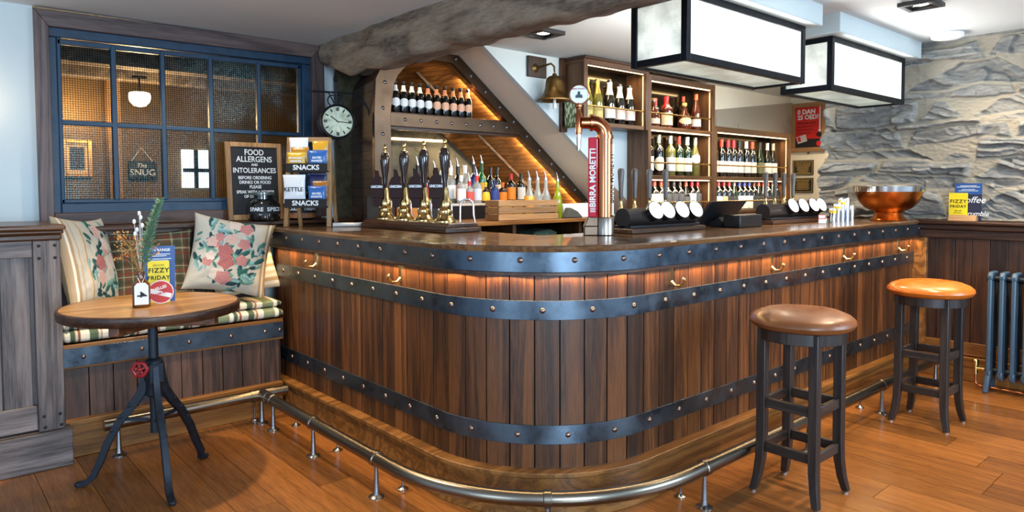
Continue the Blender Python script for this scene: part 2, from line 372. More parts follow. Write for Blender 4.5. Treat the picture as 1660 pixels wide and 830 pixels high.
# ------------------------------------------------ left panelling (boxed dado)
tr = thing('trim_1', None, None); tr['kind'] = 'structure'
def part(mb, name, mats, parent, bevel=0, **k): return mb.build(name, mats, parent, bevel, **k)
m = MB(); m.box(-2.2, .553, 3.985, 4.0, 0, .185); m.box(-2.2, .588, 3.975, 4.06, 0, .185); part(m, 'baseboard', GREYX, tr, .004)
m = MB(); m.r = .2; m.box(.452, .563, 4.0, 4.035, .185, 1.115); part(m, 'corner_post', GREYZ, tr, .004)
m = MB(); m.r = .5; m.box(-2.2, .452, 4.012, 4.04, 1.035, 1.115); m.r = .7; m.box(-2.2, .452, 4.012, 4.04, .195, .315); part(m, 'rail', GREYX, tr, .004)
m = MB(); xx = .44
while xx > -1.9:
    m.r = R.random(); m.box(xx-.118, xx-.004, 4.028, 4.05, .31, 1.04); xx -= .12
part(m, 'panel', GREYZ, tr, .002)
m = MB(); m.box(-2.2, .55, 4.05, YW, 0, 1.11); m.box(.545, .563, 4.035, YW, 0, 1.115); part(m, 'carcass', GREYZ, tr)
m = MB(); m.box(-2.2, .585, 3.97, YW, 1.165, 1.19); m.box(-2.2, .578, 3.985, YW, 1.145, 1.166); m.box(-2.2, .57, 3.995, YW, 1.115, 1.146); part(m, 'cap_rail', wood('dado_rail_oak', '#2b170c', '#7a4f30', 'x', .3, 50, .1, .15), tr, .008)
m = MB()
for px, pz in ((.475, 1.09), (.54, 1.09), (.475, 1.03), (.54, 1.03), (.475, .26), (.54, .26), (.478, .205), (.545, .205)): m.dome((px, 4.0, pz), (0, -1, 0), .008, .002)
part(m, 'peg', BLACKM, tr)
# ------------------------------------------------ window ledge, window, snug
tr = thing('trim_2', None, None); tr['kind'] = 'structure'
m = MB(); m.box(.563, 2.36, 4.325, YW, 1.135, 1.16); m.box(.563, 2.36, 4.40, YW, 1.10, 1.136); part(m, 'ledge', DARKX, tr, .006)
m = MB(); xx = .57
while xx < 1.74:
    m.r = R.random(); m.box(xx, min(xx+.112, 1.74), 4.43, 4.46, .4, 1.1); xx += .115
part(m, 'back_board', DARKZ, tr, .002)
m = MB(); m.box(.62, 2.145, YW-.04, YW+.04, 1.162, 1.232); m.box(.60, 2.2, YW-.05, YW, 1.16, 1.172); part(m, 'sill_moulding', DARKX, tr, .004)
wn = thing('window_1', None, None); wn['kind'] = 'structure'
m = MB(); zt = 2.36
m.prism([(.553, 2.345), (2.24, 2.366), (2.145, 2.272), (.62, 2.256)], 'y', YW-.045, YW+.05)
o = part(m, 'surround', FRAMEW, wn, .004)
m = MB(); m.prism([(.553, 1.172), (.553, 2.345), (.62, 2.256), (.62, 1.172)], 'y', YW-.046, YW+.05)
m.prism([(2.24, 1.172), (2.24, 2.366), (2.145, 2.272), (2.145, 1.172)], 'y', YW-.046, YW+.05); part(m, 'surround', FRAMEWZ, wn, .004)
m = MB(); YB = YW-.022
m.box(.61, .657, YB, YB+.05, 1.225, 2.2055); m.box(2.085, 2.15, YB, YB+.05, 1.225, 2.2242)
m.box(.657, 2.085, YB, YB+.05, 1.225, 1.285); m.prism([(.61, 2.205), (2.15, 2.225), (2.15, 2.275), (.61, 2.258)], 'y', YB, YB+.05); part(m, 'window_frame', BLUEP, wn, .005)
m = MB()
for a, b in ((.657, .678), (2.06, 2.085)): m.box(a, b, YB+.012, YB+.045, 1.285, 2.215)
m.box(.66, 2.08, YB+.012, YB+.045, 1.285, 1.308); m.prism([(.66, 2.17), (2.08, 2.19), (2.08, 2.22), (.66, 2.2)], 'y', YB+.012, YB+.045)
for a, b in ((.922, .95), (1.187, 1.213), (1.467, 1.493), (1.773, 1.8)): m.box(a, b, YB+.008, YB+.045, 1.3, 2.2)
m.box(.67, 2.07, YB+.010, YB+.044, 1.725, 1.752); part(m, 'glazing_bar', BLUEP, wn, .004)
t = NT('reeded_glass'); tc = t.new('ShaderNodeTexCoord'); mp = t.new('ShaderNodeMapping'); mp.inputs['Scale'].default_value = (78, 78, 78); t.link(tc.outputs['Object'], mp.inputs['Vector'])
sp = t.new('ShaderNodeSeparateXYZ'); t.link(mp.outputs[0], sp.inputs[0]); hs = []
for ax in ('X', 'Z'):
    fr = t.new('ShaderNodeMath', operation='PINGPONG', i_1=.5); t.link(sp.outputs[ax], fr.inputs[0]); hs.append(fr)
mn = t.new('ShaderNodeMath', operation='MINIMUM'); t.link(hs[0].outputs[0], mn.inputs[0]); t.link(hs[1].outputs[0], mn.inputs[1])
bp = t.new('ShaderNodeBump', i_Strength=.35, i_Distance=.004); t.link(mn.outputs[0], bp.inputs['Height'])
gl = t.new('ShaderNodeBsdfGlossy', i_Roughness=.12); gl.inputs['Color'].default_value = (.5, .95, 1, 1); t.link(bp.outputs[0], gl.inputs['Normal'])
tp = t.new('ShaderNodeBsdfTransparent'); th = t.new('ShaderNodeMapRange', i_1=.02, i_2=.14, i_3=.25, i_4=.9); t.link(mn.outputs[0], th.inputs[0])
cb = t.new('ShaderNodeCombineColor'); [t.link(th.outputs[0], cb.inputs[i]) for i in range(3)]; t.link(cb.outputs[0], tp.inputs['Color'])
ms = t.new('ShaderNodeMixShader'); ms.inputs[0].default_value = .012; t.link(tp.outputs[0], ms.inputs[1]); t.link(gl.outputs[0], ms.inputs[2]); t.link(ms.outputs[0], t.out.inputs['Surface'])
GLASSW = t.m
cx = (.67, .936, 1.2, 1.48, 1.787, 2.07)
for a, b in zip(cx, cx[1:]):
    for c, d in ((1.3, 1.738), (1.738, 2.205)):
        m = MB(); m.box(a, b, YB+.024, YB+.028, c, d); part(m, 'pane', GLASSW, wn)
# the snug seen through the glass, with two reflections built as objects
m = MB(); m.box(-1.5, 4, 6.6, 6.7, 0, 2.5); m.box(-1.6, -1.5, 4.7, 6.6, 0, 2.5); m.box(4, 4.1, 4.7, 6.6, 0, 2.5); struct(m.build('wall_snug', pm('snug_wall', '#6e5730', .8, noise_amt=.35, nscale=4)))
m = MB(); m.box(-1.5, 4, 4.7, 6.6, 2.36, 2.46); struct(m.build('ceiling_snug', pm('snug_ceiling', '#2c3a38', .8)))
m = MB(); m.box(-1.5, 4, 4.7, 6.6, 0, .02); struct(m.build('floor_snug', FLOORW))
m = MB()
for y in (5.3, 5.9): m.box(-1.5, 4, y, y+.16, 2.2, 2.36)
struct(m.build('ceiling_beam_snug', BEAMW))
m = MB(); m.box(1.27, 1.36, 6.46, 6.6, .02, 2.36); struct(m.build('trim_snug_post', wood('snug_post', '#5d4222', '#b98d4e', 'z', .6, 30, .1, .4)))
p = thing('framed_picture', 'gold framed picture on the snug wall seen through the lower left window pane', 'picture', (1.06, 6.57, 1.62))
m = MB(); 
for q in ((-.105, -.075, -.15, .15), (.075, .105, -.15, .15), (-.075, .075, -.15, -.12), (-.075, .075, .12, .15)): m.box(q[0], q[1], -.02, .025, q[2], q[3])
part(m, 'frame', pm('gilt', '#b8863a', .35, .6), p, .004)
m = MB(); m.box(-.078, .078, 0, .02, -.122, .122); part(m, 'mount', pm('mount', '#d2b483', .8), p)
m = MB(); m.box(-.05, .05, -.004, .0, -.09, .09); part(m, 'print', pm('print_brown', '#3b2f28', .8, noise_amt=.6, nscale=26), p)
lamp('POINT', (1.0, 6.42, 1.98), 7, WARM, None, shadow_soft_size=.03)
p = thing('hanging_sign', 'black sign reading The SNUG hung by a cord on the snug wall', 'sign', (1.535, 6.56, 1.535))
m = MB(); m.box(-.11, .11, -.012, .012, -.075, .075); part(m, 'board', pm('snug_sign_black', '#18191b', .6), p, .006)
m = MB(); m.tube([(-.08, 0, .075), (0, .02, .19), (.08, 0, .075)], .003, 6); part(m, 'cord', PAPER, p)
text('The', .05, (-.01, -.014, .035), FRONT, CHALK, p, shear=.3); text('SNUG', .075, (0, -.014, -.025), FRONT, CHALK, p)
p = thing('globe_reflection', 'lit white globe behind the upper window panes, standing in for a reflected pendant lamp', 'lamp', (1.34, 5.75, 2.055))  # reflection of a pendant in the panes, built as a glowing globe
m = MB(); m.lathe([(.0001, -.075), (.04, -.066), (.068, -.035), (.075, 0), (.07, .028), (.055, .033), (.0001, .034)], 24); part(m, 'globe', pm('globe_glass', '#fff4dc', .4, emit='#fff0cc', estr=7), p)
m = MB(); m.cyl((0, 0, .033), (0, 0, .145), .006); m.lathe([(.05, .14), (.05, .15)], 16); part(m, 'stem', IRON, p)
lamp('POINT', (1.34, 5.75, 1.9), 34, WARM, None, shadow_soft_size=.08)
m = MB(); m.box(1.86, 2.08, 6.56, 6.6, 1.38, 1.72); o = part(m, 'window_reflection', pm('window_reflection_glow', '#ffffff', .5, emit='#dfeeff', estr=2.2), None); struct(o)  # glowing patch that stands in for a bright reflection in the glass
m = MB(); m.box(1.86, 2.08, 6.54, 6.56, 1.52, 1.555); m.box(1.955, 1.985, 6.54, 6.56, 1.38, 1.72); o = part(m, 'window_reflection_grid', BLACKM, None); struct(o); o.name = 'window_reflection_bars'
# ------------------------------------------------ right wainscot
tr = thing('trim_3', None, None); tr['kind'] = 'structure'
m = MB(); yy = 1.84
while yy > -.6:
    m.r = R.random(); m.box(5.60, 5.63, yy-.103, yy, .25, 1.0); yy -= .106
part(m, 'panel', DARKZ, tr, .002)
m = MB(); m.box(5.585, 5.64, -.6, 1.86, .0, .17); m.r = .8; m.box(5.592, 5.64, -.6, 1.86, .175, .27); part(m, 'baseboard', PLY, tr, .005)
m = MB(); m.box(5.578, 5.64, -.6, 1.86, 1.0, 1.06); part(m, 'rail', DARKY, tr, .004)
m = MB(); m.box(5.52, 5.66, -.6, 1.86, 1.098, 1.125); m.box(5.545, 5.66, -.6, 1.86, 1.06, 1.1); part(m, 'cap_rail', DARKY, tr, .009)
m = MB(); m.box(5.60, 5.69, 1.86, 2.62, 0, 1.12); m.box(5.63, 5.7, -.6, 1.9, 0, 1.13); part(m, 'backing', DARKZ, tr)
# ------------------------------------------------ ceiling boxes above the lanterns, downlights, alarm disc
for i, (a, b) in enumerate(((2.74, 4.05), (4.28, 5.62))):
    m = MB(); m.box(a, b, 1.88, 2.36, 2.3, 2.44); o = part(m, 'trim_%d' % (i+4), PALE, None, .006); struct(o)
def downlight(x, y, z, rz, lab):
    p = thing('ceiling_downlight', lab, 'light', (x, y, z), rz, 'square recessed downlights'); s = .095
    m = MB()
    for q in ((-s, s, -s, -s+.03), (-s, s, s-.03, s), (-s, -s+.03, -s+.03, s-.03), (s-.03, s, -s+.03, s-.03)): m.box(q[0], q[1], q[2], q[3], -.012, .012)
    part(m, 'bezel', BLACK, p, .003)
    m = MB(); m.lathe([(.062, .012), (.045, .003), (.04, .0)], 20, caps=False); part(m, 'reflector', CHROME, p)
    m = MB(); m.lathe([(.0001, .002), (.04, .003), (.04, .012)], 20); part(m, 'bulb', pm('spot_bulb', '#ffffff', .4, emit='#fff0d8', estr=9), p)
downlight(2.93, 3.06, ceil_z(3.06)-.012, 0, 'square black recessed downlight in the ceiling beside the old beam')
downlight(4.40, 1.48, 2.40, 0, 'square black recessed downlight at the upper right, cut by the picture edge')
m = MB(); m.lathe([(.0001, -.022), (.08, -.02), (.098, -.012), (.1, .012)], 32); o = part(m, 'ceiling_speaker', WHITE, None, loc=(5.44, 1.66, 2.405)); tag(o, 'round white disc fixed to the ceiling at the top of the stone wall', 'alarm')
# ================================================================ THE BAR
BX, BY, BR, YE, XE = 1.735, 1.855, .66, 4.322, 5.6
L1 = YE-(BY+BR); L2 = BR*PI/2; L3 = XE-(BX+BR); LT = L1+L2+L3
def bp_(s, d=0):
    """point on the bar's outline s metres from its window end, d metres outwards, with the outward direction"""
    if s <= L1: return (BX-d, YE-s), (-1, 0)
    if s <= L1+L2:
        a = PI+(s-L1)/BR; return (BX+BR+(BR+d)*math.cos(a), BY+BR+(BR+d)*math.sin(a)), (math.cos(a), math.sin(a))
    return (BX+BR+s-L1-L2, BY-d), (0, -1)
def stations(s0, s1, arc=26):
    st = [s0]+[L1+L2*i/arc for i in range(arc+1) if s0 < L1+L2*i/arc < s1]+[s1]; return st
def sweep(mb, prof, s0, s1, zf=None):
    st = stations(s0, s1); n = len(prof); vs = []
    for s in st:
        for d, z in prof:
            (x, y), _ = bp_(s, d); vs.append((x, y, z))
    fs = [(i*n+k, i*n+(k+1) % n, (i+1)*n+(k+1) % n, (i+1)*n+k) for i in range(len(st)-1) for k in range(n)]
    fs += [tuple(range(n-1, -1, -1)), tuple((len(st)-1)*n+k for k in range(n))]
    return mb.add(vs, fs)
def rect(d0, d1, z0, z1): return [(d0, z0), (d0, z1), (d1, z1), (d1, z0)]
bar = thing('bar_counter', 'curved bar front of dark oak boards hooped with riveted steel bands', 'bar')
FD = -.03                                                   # face of the boards
m = MB(); s = .0; k = 0
while s < LT-.03:
    e = min(s+.11, LT); m.r = R.random(); sweep(m, rect(FD-.02, FD-.001*R.random(), .15, 1.05), s+.0032, e-.0032); s = e
part(m, 'board_cladding', OAK, bar, .0015)
m = MB(); sweep(m, rect(FD-.03, FD-.012, .0, 1.09), 0, LT); part(m, 'carcass', BLACKM, bar)
m = MB(); m.r = .45; sweep(m, [(.012, 0), (.012, .17), (.026, .172), (.026, .192), (-.04, .194), (-.04, 0)], 0, LT)
t = NT('plinth_curved_oak'); part(m, 'plinth', PLX, bar, .003)
def rivets(mb, s0, step, z, d, smax):
    s = s0
    while s < smax:
        (x, y), n = bp_(s, d); mb.dome((x, y, z), (n[0], n[1], 0), .0125, .008, 12); s += step
S0 = YE-4.402
for z0, z1, off in ((.815, .895, S0), (.295, .375, S0+.11)):
    m = MB(); sweep(m, rect(FD-.004, FD+.006, z0, z1), 0.0, LT); m.m = 1; rivets(m, off if off > 0.02 else off+.22, .2205, (z0+z1)/2, FD+.006, LT-.02); part(m, 'steel_band', [STEEL, RIVET], bar, .001)
HOOK = MB()
HOOK.lathe([(.0001, 0), (.011, 0), (.011, .004), (.0001, .005)], 12)
HOOK.X = None
def hook():
    h = MB(); h.prism([(-.009, -.045), (.009, -.045), (.011, .02), (.006, .045), (-.006, .045), (-.011, .02)], 'y', -.004, 0)
    h.ball((0, -.008, .04), .008, 10)
    h.tube([(0, -.002, .03), (0, -.018, .038), (0, -.022, .05)], [.004, .004, .006], 8)
    h.tube([(0, -.002, -.03), (0, -.022, -.048), (0, -.05, -.046), (0, -.064, -.03), (0, -.068, -.018)], [.006, .006, .0055, .006, .008], 10)
    h.ball((0, -.068, -.014), .009, 10); return h
hm = hook().mesh('coat_hook', BRASS)
for ss in (YE-3.725, YE-2.827, L1+L2+2.608-BX-BR, L1+L2+3.505-BX-BR, L1+L2+4.385-BX-BR, L1+L2+5.272-BX-BR):
    (x, y), n = bp_(ss, FD); o = bpy.data.objects.new('coat_hook', hm); COL.objects.link(o); o.parent = bar; o.location = (x, y, .965); o.rotation_euler = (0, 0, math.atan2(n[1], n[0])+PI/2); o['label'] = 'brass coat hook'
m = MB(); m.box(5.555, 5.60, 1.80, 1.90, .19, 1.0); part(m, 'end_post', PLX, bar, .003)
m = MB(); sweep(m, rect(-.028, -.018, 1.012, 1.018), .03, LT-.05); part(m, 'under_counter_light', pm('under_led', '#ffe6c0', .5, emit='#ffb868', estr=2.5), bar)
# the light the strip throws down the boards
def strip(p0, p1, power, z, wd=.02, col=WARM, tgt=(0, 0, -1)):
    a = Vector(p0); b = Vector(p1); l = bpy.data.lights.new('led_light', 'AREA'); l.shape = 'RECTANGLE'; l.size = (b-a).length; l.size_y = wd; l.energy = power; l.color = col; l.spread = math.radians(150)
    o = bpy.data.objects.new('led_light', l); COL.objects.link(o); o.location = (a+b)/2
    zax = -Vector(tgt).normalized(); xax = (b-a).normalized(); yax = zax.cross(xax).normalized(); zax = xax.cross(yax)
    mm = Matrix.Identity(4)
    for i in range(3): mm[i][0] = xax[i]; mm[i][1] = yax[i]; mm[i][2] = zax[i]; mm[i][3] = o.location[i]
    o.matrix_world = mm
LEDP = 2.0
q = [bp_(s, -.008)[0] for s in (.05, L1)]; strip((*q[0], .99), (*q[1], .99), LEDP*L1, .99)
for i in range(4):
    q = [bp_(L1+L2*k/4, -.010)[0] for k in (i+.03, i+.97)]; strip((*q[0], .99), (*q[1], .99), LEDP*L2/4, .99)
q = [bp_(s, -.008)[0] for s in (L1+L2, LT-.06)]; strip((*q[0], .99), (*q[1], .99), LEDP*L3, .99)
# counter top
ct = thing('countertop', 'dark polished oak counter top with a riveted steel edge, following the curve of the bar', 'countertop')
m = MB(); m.r = .4; sweep(m, [(.014, 1.108), (.016, 1.118), (.010, 1.125), (-.64, 1.125), (-.64, 1.085), (0, 1.085)], .0, L1+.0); part(m, 'top', TOPY, ct)
m = MB(); m.r = .55; sweep(m, [(.014, 1.108), (.016, 1.118), (.010, 1.125), (-.64, 1.125), (-.64, 1.085), (0, 1.085)], L1, L1+L2); part(m, 'top', TOPX, ct)
m = MB(); m.r = .5; sweep(m, [(.014, 1.108), (.016, 1.118), (.010, 1.125), (-.64, 1.125), (-.64, 1.085), (0, 1.085)], L1+L2, LT+.06); part(m, 'top', TOPX, ct)
m = MB(); sweep(m, rect(0, .008, 1.016, 1.109), .0, LT+.03); m.m = 1; rivets(m, .05, .2205, 1.066, .008, LT+.02); part(m, 'edge_band', [STEEL, RIVET], ct, .001)
m = MB(); sweep(m, [(-.004, 1.001), (.012, 1.002), (.012, 1.016), (-.004, 1.016)], .0, LT+.02); part(m, 'lower_moulding', DARKX, ct, .002)
m = MB(); sweep(m, rect(-.004, .0, 1.0, 1.086), .0, LT+.02); sweep(m, rect(-.06, -.05, 1.02, 1.086), .0, LT+.02); part(m, 'edge_board', DARKX, ct)
# inner side of the bar
m = MB(); sweep(m, rect(-.6, -.58, 0, 1.084), 0, LT); o = part(m, 'bar_back', DARKZ, bar)
# ------------------------------------------------ foot rail
fr = thing('foot_rail', 'long tubular brass foot rail on short floor posts round the bar', 'foot rail')
D = .21
m = MB(); m.tube([(*bp_(s, D)[0], .172) for s in stations(YE-3.93, LT-.02, 30)], .03, 20); part(m, 'rail', RAILM, fr)
m = MB(); m.tube([(.72, 3.965, .168), (1.675, 3.965, .168)], .03, 20); part(m, 'rail', RAILM, fr)
m = MB(); m.tube([(1.525, 3.965, .168), (1.525, 3.86, .17)], .034, 20); m.tube([(1.46, 3.965, .168), (1.59, 3.965, .168)], .034, 20); part(m, 'tee_joint', RAILM, fr)
def collar(x, y, z, dx, dy):
    m = MB(); d = Vector((dx, dy, 0))*.016; p = Vector((x, y, z)); m.tube([p-d, p-d*.8, p+d*.8, p+d], [.032, .035, .035, .032], 20); part(m, 'collar', RAILM, fr)
def post(x, y, zt):
    m = MB(); m.lathe([(.035, 0), (.035, .004), (.028, .008), (.016, .013), (.013, .03), (.0085, zt-.03), (.0085, zt)], 18, (x, y, 0))
    for a in range(3): m.dome((x+.026*math.cos(a*2.1), y+.026*math.sin(a*2.1), .006), (0, 0, 1), .004, .003, 8)
    part(m, 'post', pm('rail_post_steel', '#8c8f92', .25, 1), fr)
def stay(x, y, x2, y2):
    m = MB(); m.lathe([(.026, 0), (.026, .004), (.012, .010), (.006, .02)], 16, (x, y, 0)); m.tube([(x, y, .015), (x, y, .09), (x+(x2-x)*.25, y+(y2-y)*.25, .135), (x2, y2, .165)], .006, 8); part(m, 'stay', pm('rail_post_steel', '', .25, 1), fr)
for s in (YE-3.80, YE-3.288, YE-2.66, L1+.55*L2-.02, L1+L2+.125, L1+L2+1.06, L1+L2+2.0, L1+L2+2.92):
    (x, y), n = bp_(s, D); post(x, y, .15); collar(x, y, .172, -n[1], n[0])
    (x2, y2), n = bp_(s+.01, .08); stay(x2, y2, x, y)
post(.785, 3.965, .145); post(1.525, 3.965, .145); stay(1.508, 4.03, 1.50, 3.98)
# ------------------------------------------------ bench under the window
be = thing('bench', 'built-in oak window bench with a riveted steel band along its front', 'bench')
m = MB(); m.r = .4; m.box(.56, 1.70, 4.075, 4.11, 0, .175); m.box(.56, 1.70, 4.065, 4.12, .165, .192); part(m, 'plinth', PLX, be, .004)
m = MB(); xx = .575
while xx < 1.70:
    m.r = R.random(); m.box(xx, min(xx+.108, 1.70), 4.105, 4.13, .19, .46); xx += .112
part(m, 'front_board', wood('bench_oak', '#231712', '#6a4c3c', 'z', .45, 50, .35, .3), be, .002)
m = MB(); m.r = .6; m.box(.563, 1.715, 4.09, 4.12, .448, .575); part(m, 'front_rail', PLX, be, .004)
m = MB(); m.box(.565, 1.713, 4.082, 4.092, .462, .556); m.m = 1
for x in (.66, .93, 1.17, 1.40, 1.60, 1.69): m.dome((x, 4.082, .508), (0, -1, 0), .011, .007, 12)
part(m, 'steel_band', [STEEL, RIVET], be, .001)
m = MB(); m.box(.56, 1.72, 4.11, 4.45, .53, .575); part(m, 'seat_board', DARKX, be, .003)
# printed cloth -------------------------------------------------------------
def cloth_mesh(name, mb, uvs, paint, mat):
    me = mb.mesh(name, mat, 80); ca = me.color_attributes.new('print', 'FLOAT_COLOR', 'POINT')
    flat = []
    for u, v in uvs: flat += [*paint(u, v), 1]
    ca.data.foreach_set('color', flat); return me
CLOTH = colmat('printed_cloth', .92, .25)
STR = [(.0, '#7f8a6c'), (.16, '#e6e0cf'), (.24, '#4f5d49'), (.33, '#c9c3ae'), (.37, '#8a4b35'), (.41, '#ded7c3'), (.56, '#57664f'), (.70, '#c9c4b0'), (.74, '#a8744e'), (.78, '#e0dac8'), (.9, '#7f8a6c')]
STR = [(a, lin(c)) for a, c in STR]
def stripe(t, scale=1):
    t = (t*scale) % 1; c = STR[0][1]
    for a, k in STR:
        if t >= a: c = k
    return c
# seat cushion: two layers in one cover
def seat_pad(name, x0, x1, y0, y1, z0, z1, period):
    m = MB(); uv = []; nu, nv = 200, 48
    def fn(u, v):
        a = 2*PI*v; c, s_ = math.cos(a), math.sin(a); k = (abs(c)**4+abs(s_)**4)**(-.25)
        en = min(1, min(u, 1-u)*26+.35)**.5
        x = x0+(x1-x0)*u; puf = .006*noise.noise(Vector((x*7, v*5, z0*9)))
        y = (y0+y1)/2+(y1-y0)/2*c*k*(.97+.03*en)+puf; z = (z0+z1)/2+(z1-z0)/2*s_*k*en+puf*.6
        uv.append((x, v)); return (x, y, z)
    m.grid(fn, nu, nv); return cloth_mesh(name, m, uv, lambda u, v: stripe(u/period), CLOTH)
sp_ = thing('seat_cushion', 'striped green and cream seat pad lying along the bench', 'cushion', (0, 0, 0))
for nm, a in (('lower_pad', (.568, 1.712, 4.085, 4.43, .576, .645, .27)), ('upper_pad', (.568, 1.712, 4.105, 4.43, .643, .69, .27))):
    o = bpy.data.objects.new(nm, seat_pad(nm, *a)); COL.objects.link(o); o.parent = sp_
# pillows
def pillow(name, label, loc, rot, size, thick, paint, n=150, h=None, slump=0):
    h = h or size; m = MB(); uv = []
    def side(sg):
        def fn(u, v):
            a, b = 2*u-1, 2*v-1
            t = max(0, (1-a**4)*(1-b**4))**.5*(.72+.28*(1-a*a)*(1-b*b))
            pin = 1-.09*(1-b*b)*abs(a)**2 if True else 1; pin2 = 1-.09*(1-a*a)*abs(b)**2
            wr = .010*noise.noise(Vector((a*2.2+loc[0]*9, b*2.2, sg)))+.004*noise.noise(Vector((a*7, b*7+loc[0], sg)))
            uv.append((u, v))
            x = a*size/2*pin; z = b*h/2*pin2; y = -sg*(thick/2*t)+wr*t
            if slump: z -= slump*(1-b)*0; y += 0
            return (x, y, z)
        return fn
    m.grid(side(1), n, n); m.grid(side(-1), 40, 40)
    me = cloth_mesh(name, m, uv, paint, CLOTH)
    # weld the two faces along the seam by sharing their outline
    o = bpy.data.objects.new(name, me); COL.objects.link(o); o.location = loc; o.rotation_euler = rot
    return tag(o, label, 'cushion', 'cushions on the window bench')
class Floral:
    def __init__(s, seed, cx, cy, spread, n, band):
        r = random.Random(seed); s.ro = []; s.lf = []; s.band = band
        for i in range(n):
            a = r.uniform(0, 2*PI); d = spread*math.sqrt(r.random())
            s.ro.append((cx+d*math.cos(a)*.8, cy+d*math.sin(a)*1.15, r.uniform(.06, .105), r.choice(('#c08480', '#cfa79c', '#dccbbd', '#ae6c6a', '#d2b0a4')), r.uniform(0, 6)))
        for i in range(n*9):
            a = r.uniform(0, 2*PI); d = spread*1.45*math.sqrt(r.random())
            s.lf.append((cx+d*math.cos(a)*.8, cy+d*math.sin(a)*1.15, r.uniform(.04, .085), r.uniform(0, PI), lin(r.choice(('#2f5a55', '#46746a', '#6d9488', '#27454a', '#7fa3a0')))))
        s.ro = [(a, b, c, lin(d), e) for a, b, c, d, e in s.ro]
    def __call__(s, u, v):
        base = lin('#bcb6a8'); c = base
        for a, b, cc in s.band:
            if a <= u < b: c = lin(cc)
        for x, y, l, a, k in s.lf:
            dx, dy = u-x, v-y
            if abs(dx) > l or abs(dy) > l: continue
            p = dx*math.cos(a)+dy*math.sin(a); q = -dx*math.sin(a)+dy*math.cos(a)
            if (p/l)**2+(q/(l*.38))**2 < 1: c = tuple(z*(1.25 if q > 0 else .85) for z in k)
        for x, y, r_, k, ph in s.ro:
            dx, dy = u-x, v-y; d = math.hypot(dx, dy)
            if d < r_:
                an = math.atan2(dy, dx); rr = r_*(.9+.1*math.cos(5*an+ph))
                if d < rr:
                    f = .68+.42*((d/r_*3+an/(2*PI)*2+ph+.25*math.sin(an*5)) % 1); c = tuple(min(1, z*f) for z in k)
        return c
def plaid(u, v):
    c = Vector(lin('#5d5240'))
    for t, ax in ((u, 0), (v, 1)):
        q = (t*4.2+.3) % 1
        if q < .12: c = c*.45+Vector(lin('#8c3b2c'))*.55
        elif .3 < q < .36: c = c*.4+Vector(lin('#c9b98f'))*.6
        elif .45 < q < .7: c = c*.6+Vector(lin('#33402f'))*.4
        elif .86 < q < .89: c = c*.4+Vector(lin('#c9b98f'))*.6
    return tuple(c)
bandL = ((.0, .05, '#b59f80'), (.05, .08, '#e5dccb'), (.08, .11, '#a98d6b'), (.15, .17, '#b59f80'), (.24, .27, '#c6b598'), (.27, .29, '#a98d6b'))
bandR = ((.9, 1.01, '#a88c68'), (.93, .96, '#d9cdb6'), (.84, .87, '#c6b598'))
pillow('pillow', 'floral cushion with beige stripes leaning in the left corner of the bench', (.72, 4.265, .962), (math.radians(-14), math.radians(4), math.radians(48)), .43, .15, Floral(4, .64, .5, .3, 9, bandL), h=.52)
pillow('pillow', 'red and olive plaid cushion standing behind the flower vase', (1.06, 4.352, .915), (math.radians(-14), 0, math.radians(-4)), .45, .13, plaid, 110, h=.44)
pillow('pillow', 'cushion with cream and tan stripes half hidden beneath the right floral cushion', (1.57, 4.345, .885), (math.radians(-14), math.radians(-10), math.radians(-12)), .40, .09, lambda u, v: lin(('#cbbd9f', '#e4dcc8', '#b49b72', '#ded4bd')[int(v*16) % 4]), 70, h=.36)
pillow('pillow', 'large cushion with pink roses leaning against the window end of the bar', (1.445, 4.205, .965), (math.radians(-16), math.radians(11), math.radians(-16)), .46, .17, Floral(9, .47, .55, .36, 15, bandR), h=.46)
# ================================================================ LANTERNS
def pane_mat(name, lo, hi, col, rough=.15):
    t = NT(name); tc = t.new('ShaderNodeTexCoord'); nz = t.new('ShaderNodeTexNoise', i_Scale=5.0, i_Detail=3.0); t.link(tc.outputs['Object'], nz.inputs['Vector'])
    mr = t.new('ShaderNodeMapRange', i_1=.38, i_2=.6, i_3=lo, i_4=hi); t.link(nz.outputs['Fac'], mr.inputs[0])
    wv = t.new('ShaderNodeTexNoise', i_Scale=170.0, i_Detail=1.0); t.link(tc.outputs['Object'], wv.inputs['Vector'])
    b2 = t.new('ShaderNodeMapRange', i_1=.3, i_2=.7, i_3=.85, i_4=1.12); t.link(wv.outputs['Fac'], b2.inputs[0])
    mu = t.new('ShaderNodeMath', operation='MULTIPLY'); t.link(mr.outputs[0], mu.inputs[0]); t.link(b2.outputs[0], mu.inputs[1])
    t.b.inputs['Base Color'].default_value = rgba('#aab0a8'); t.b.inputs['Roughness'].default_value = rough
    t.b.inputs['Emission Color'].default_value = rgba(col); t.link(mu.outputs[0], t.b.inputs['Emission Strength'])
    bp = t.new('ShaderNodeBump', i_Strength=.3, i_Distance=.004); t.link(wv.outputs['Fac'], bp.inputs['Height']); t.link(bp.outputs[0], t.b.inputs['Normal'])
    return t.m
PF = pane_mat('lantern_pane', .6, 1.1, '#fbfdf8'); PE = pane_mat('lantern_end_pane', .30, .72, '#eef2e8'); PB = pane_mat('lantern_bottom_pane', .26, .44, '#dbe6d8', .25)
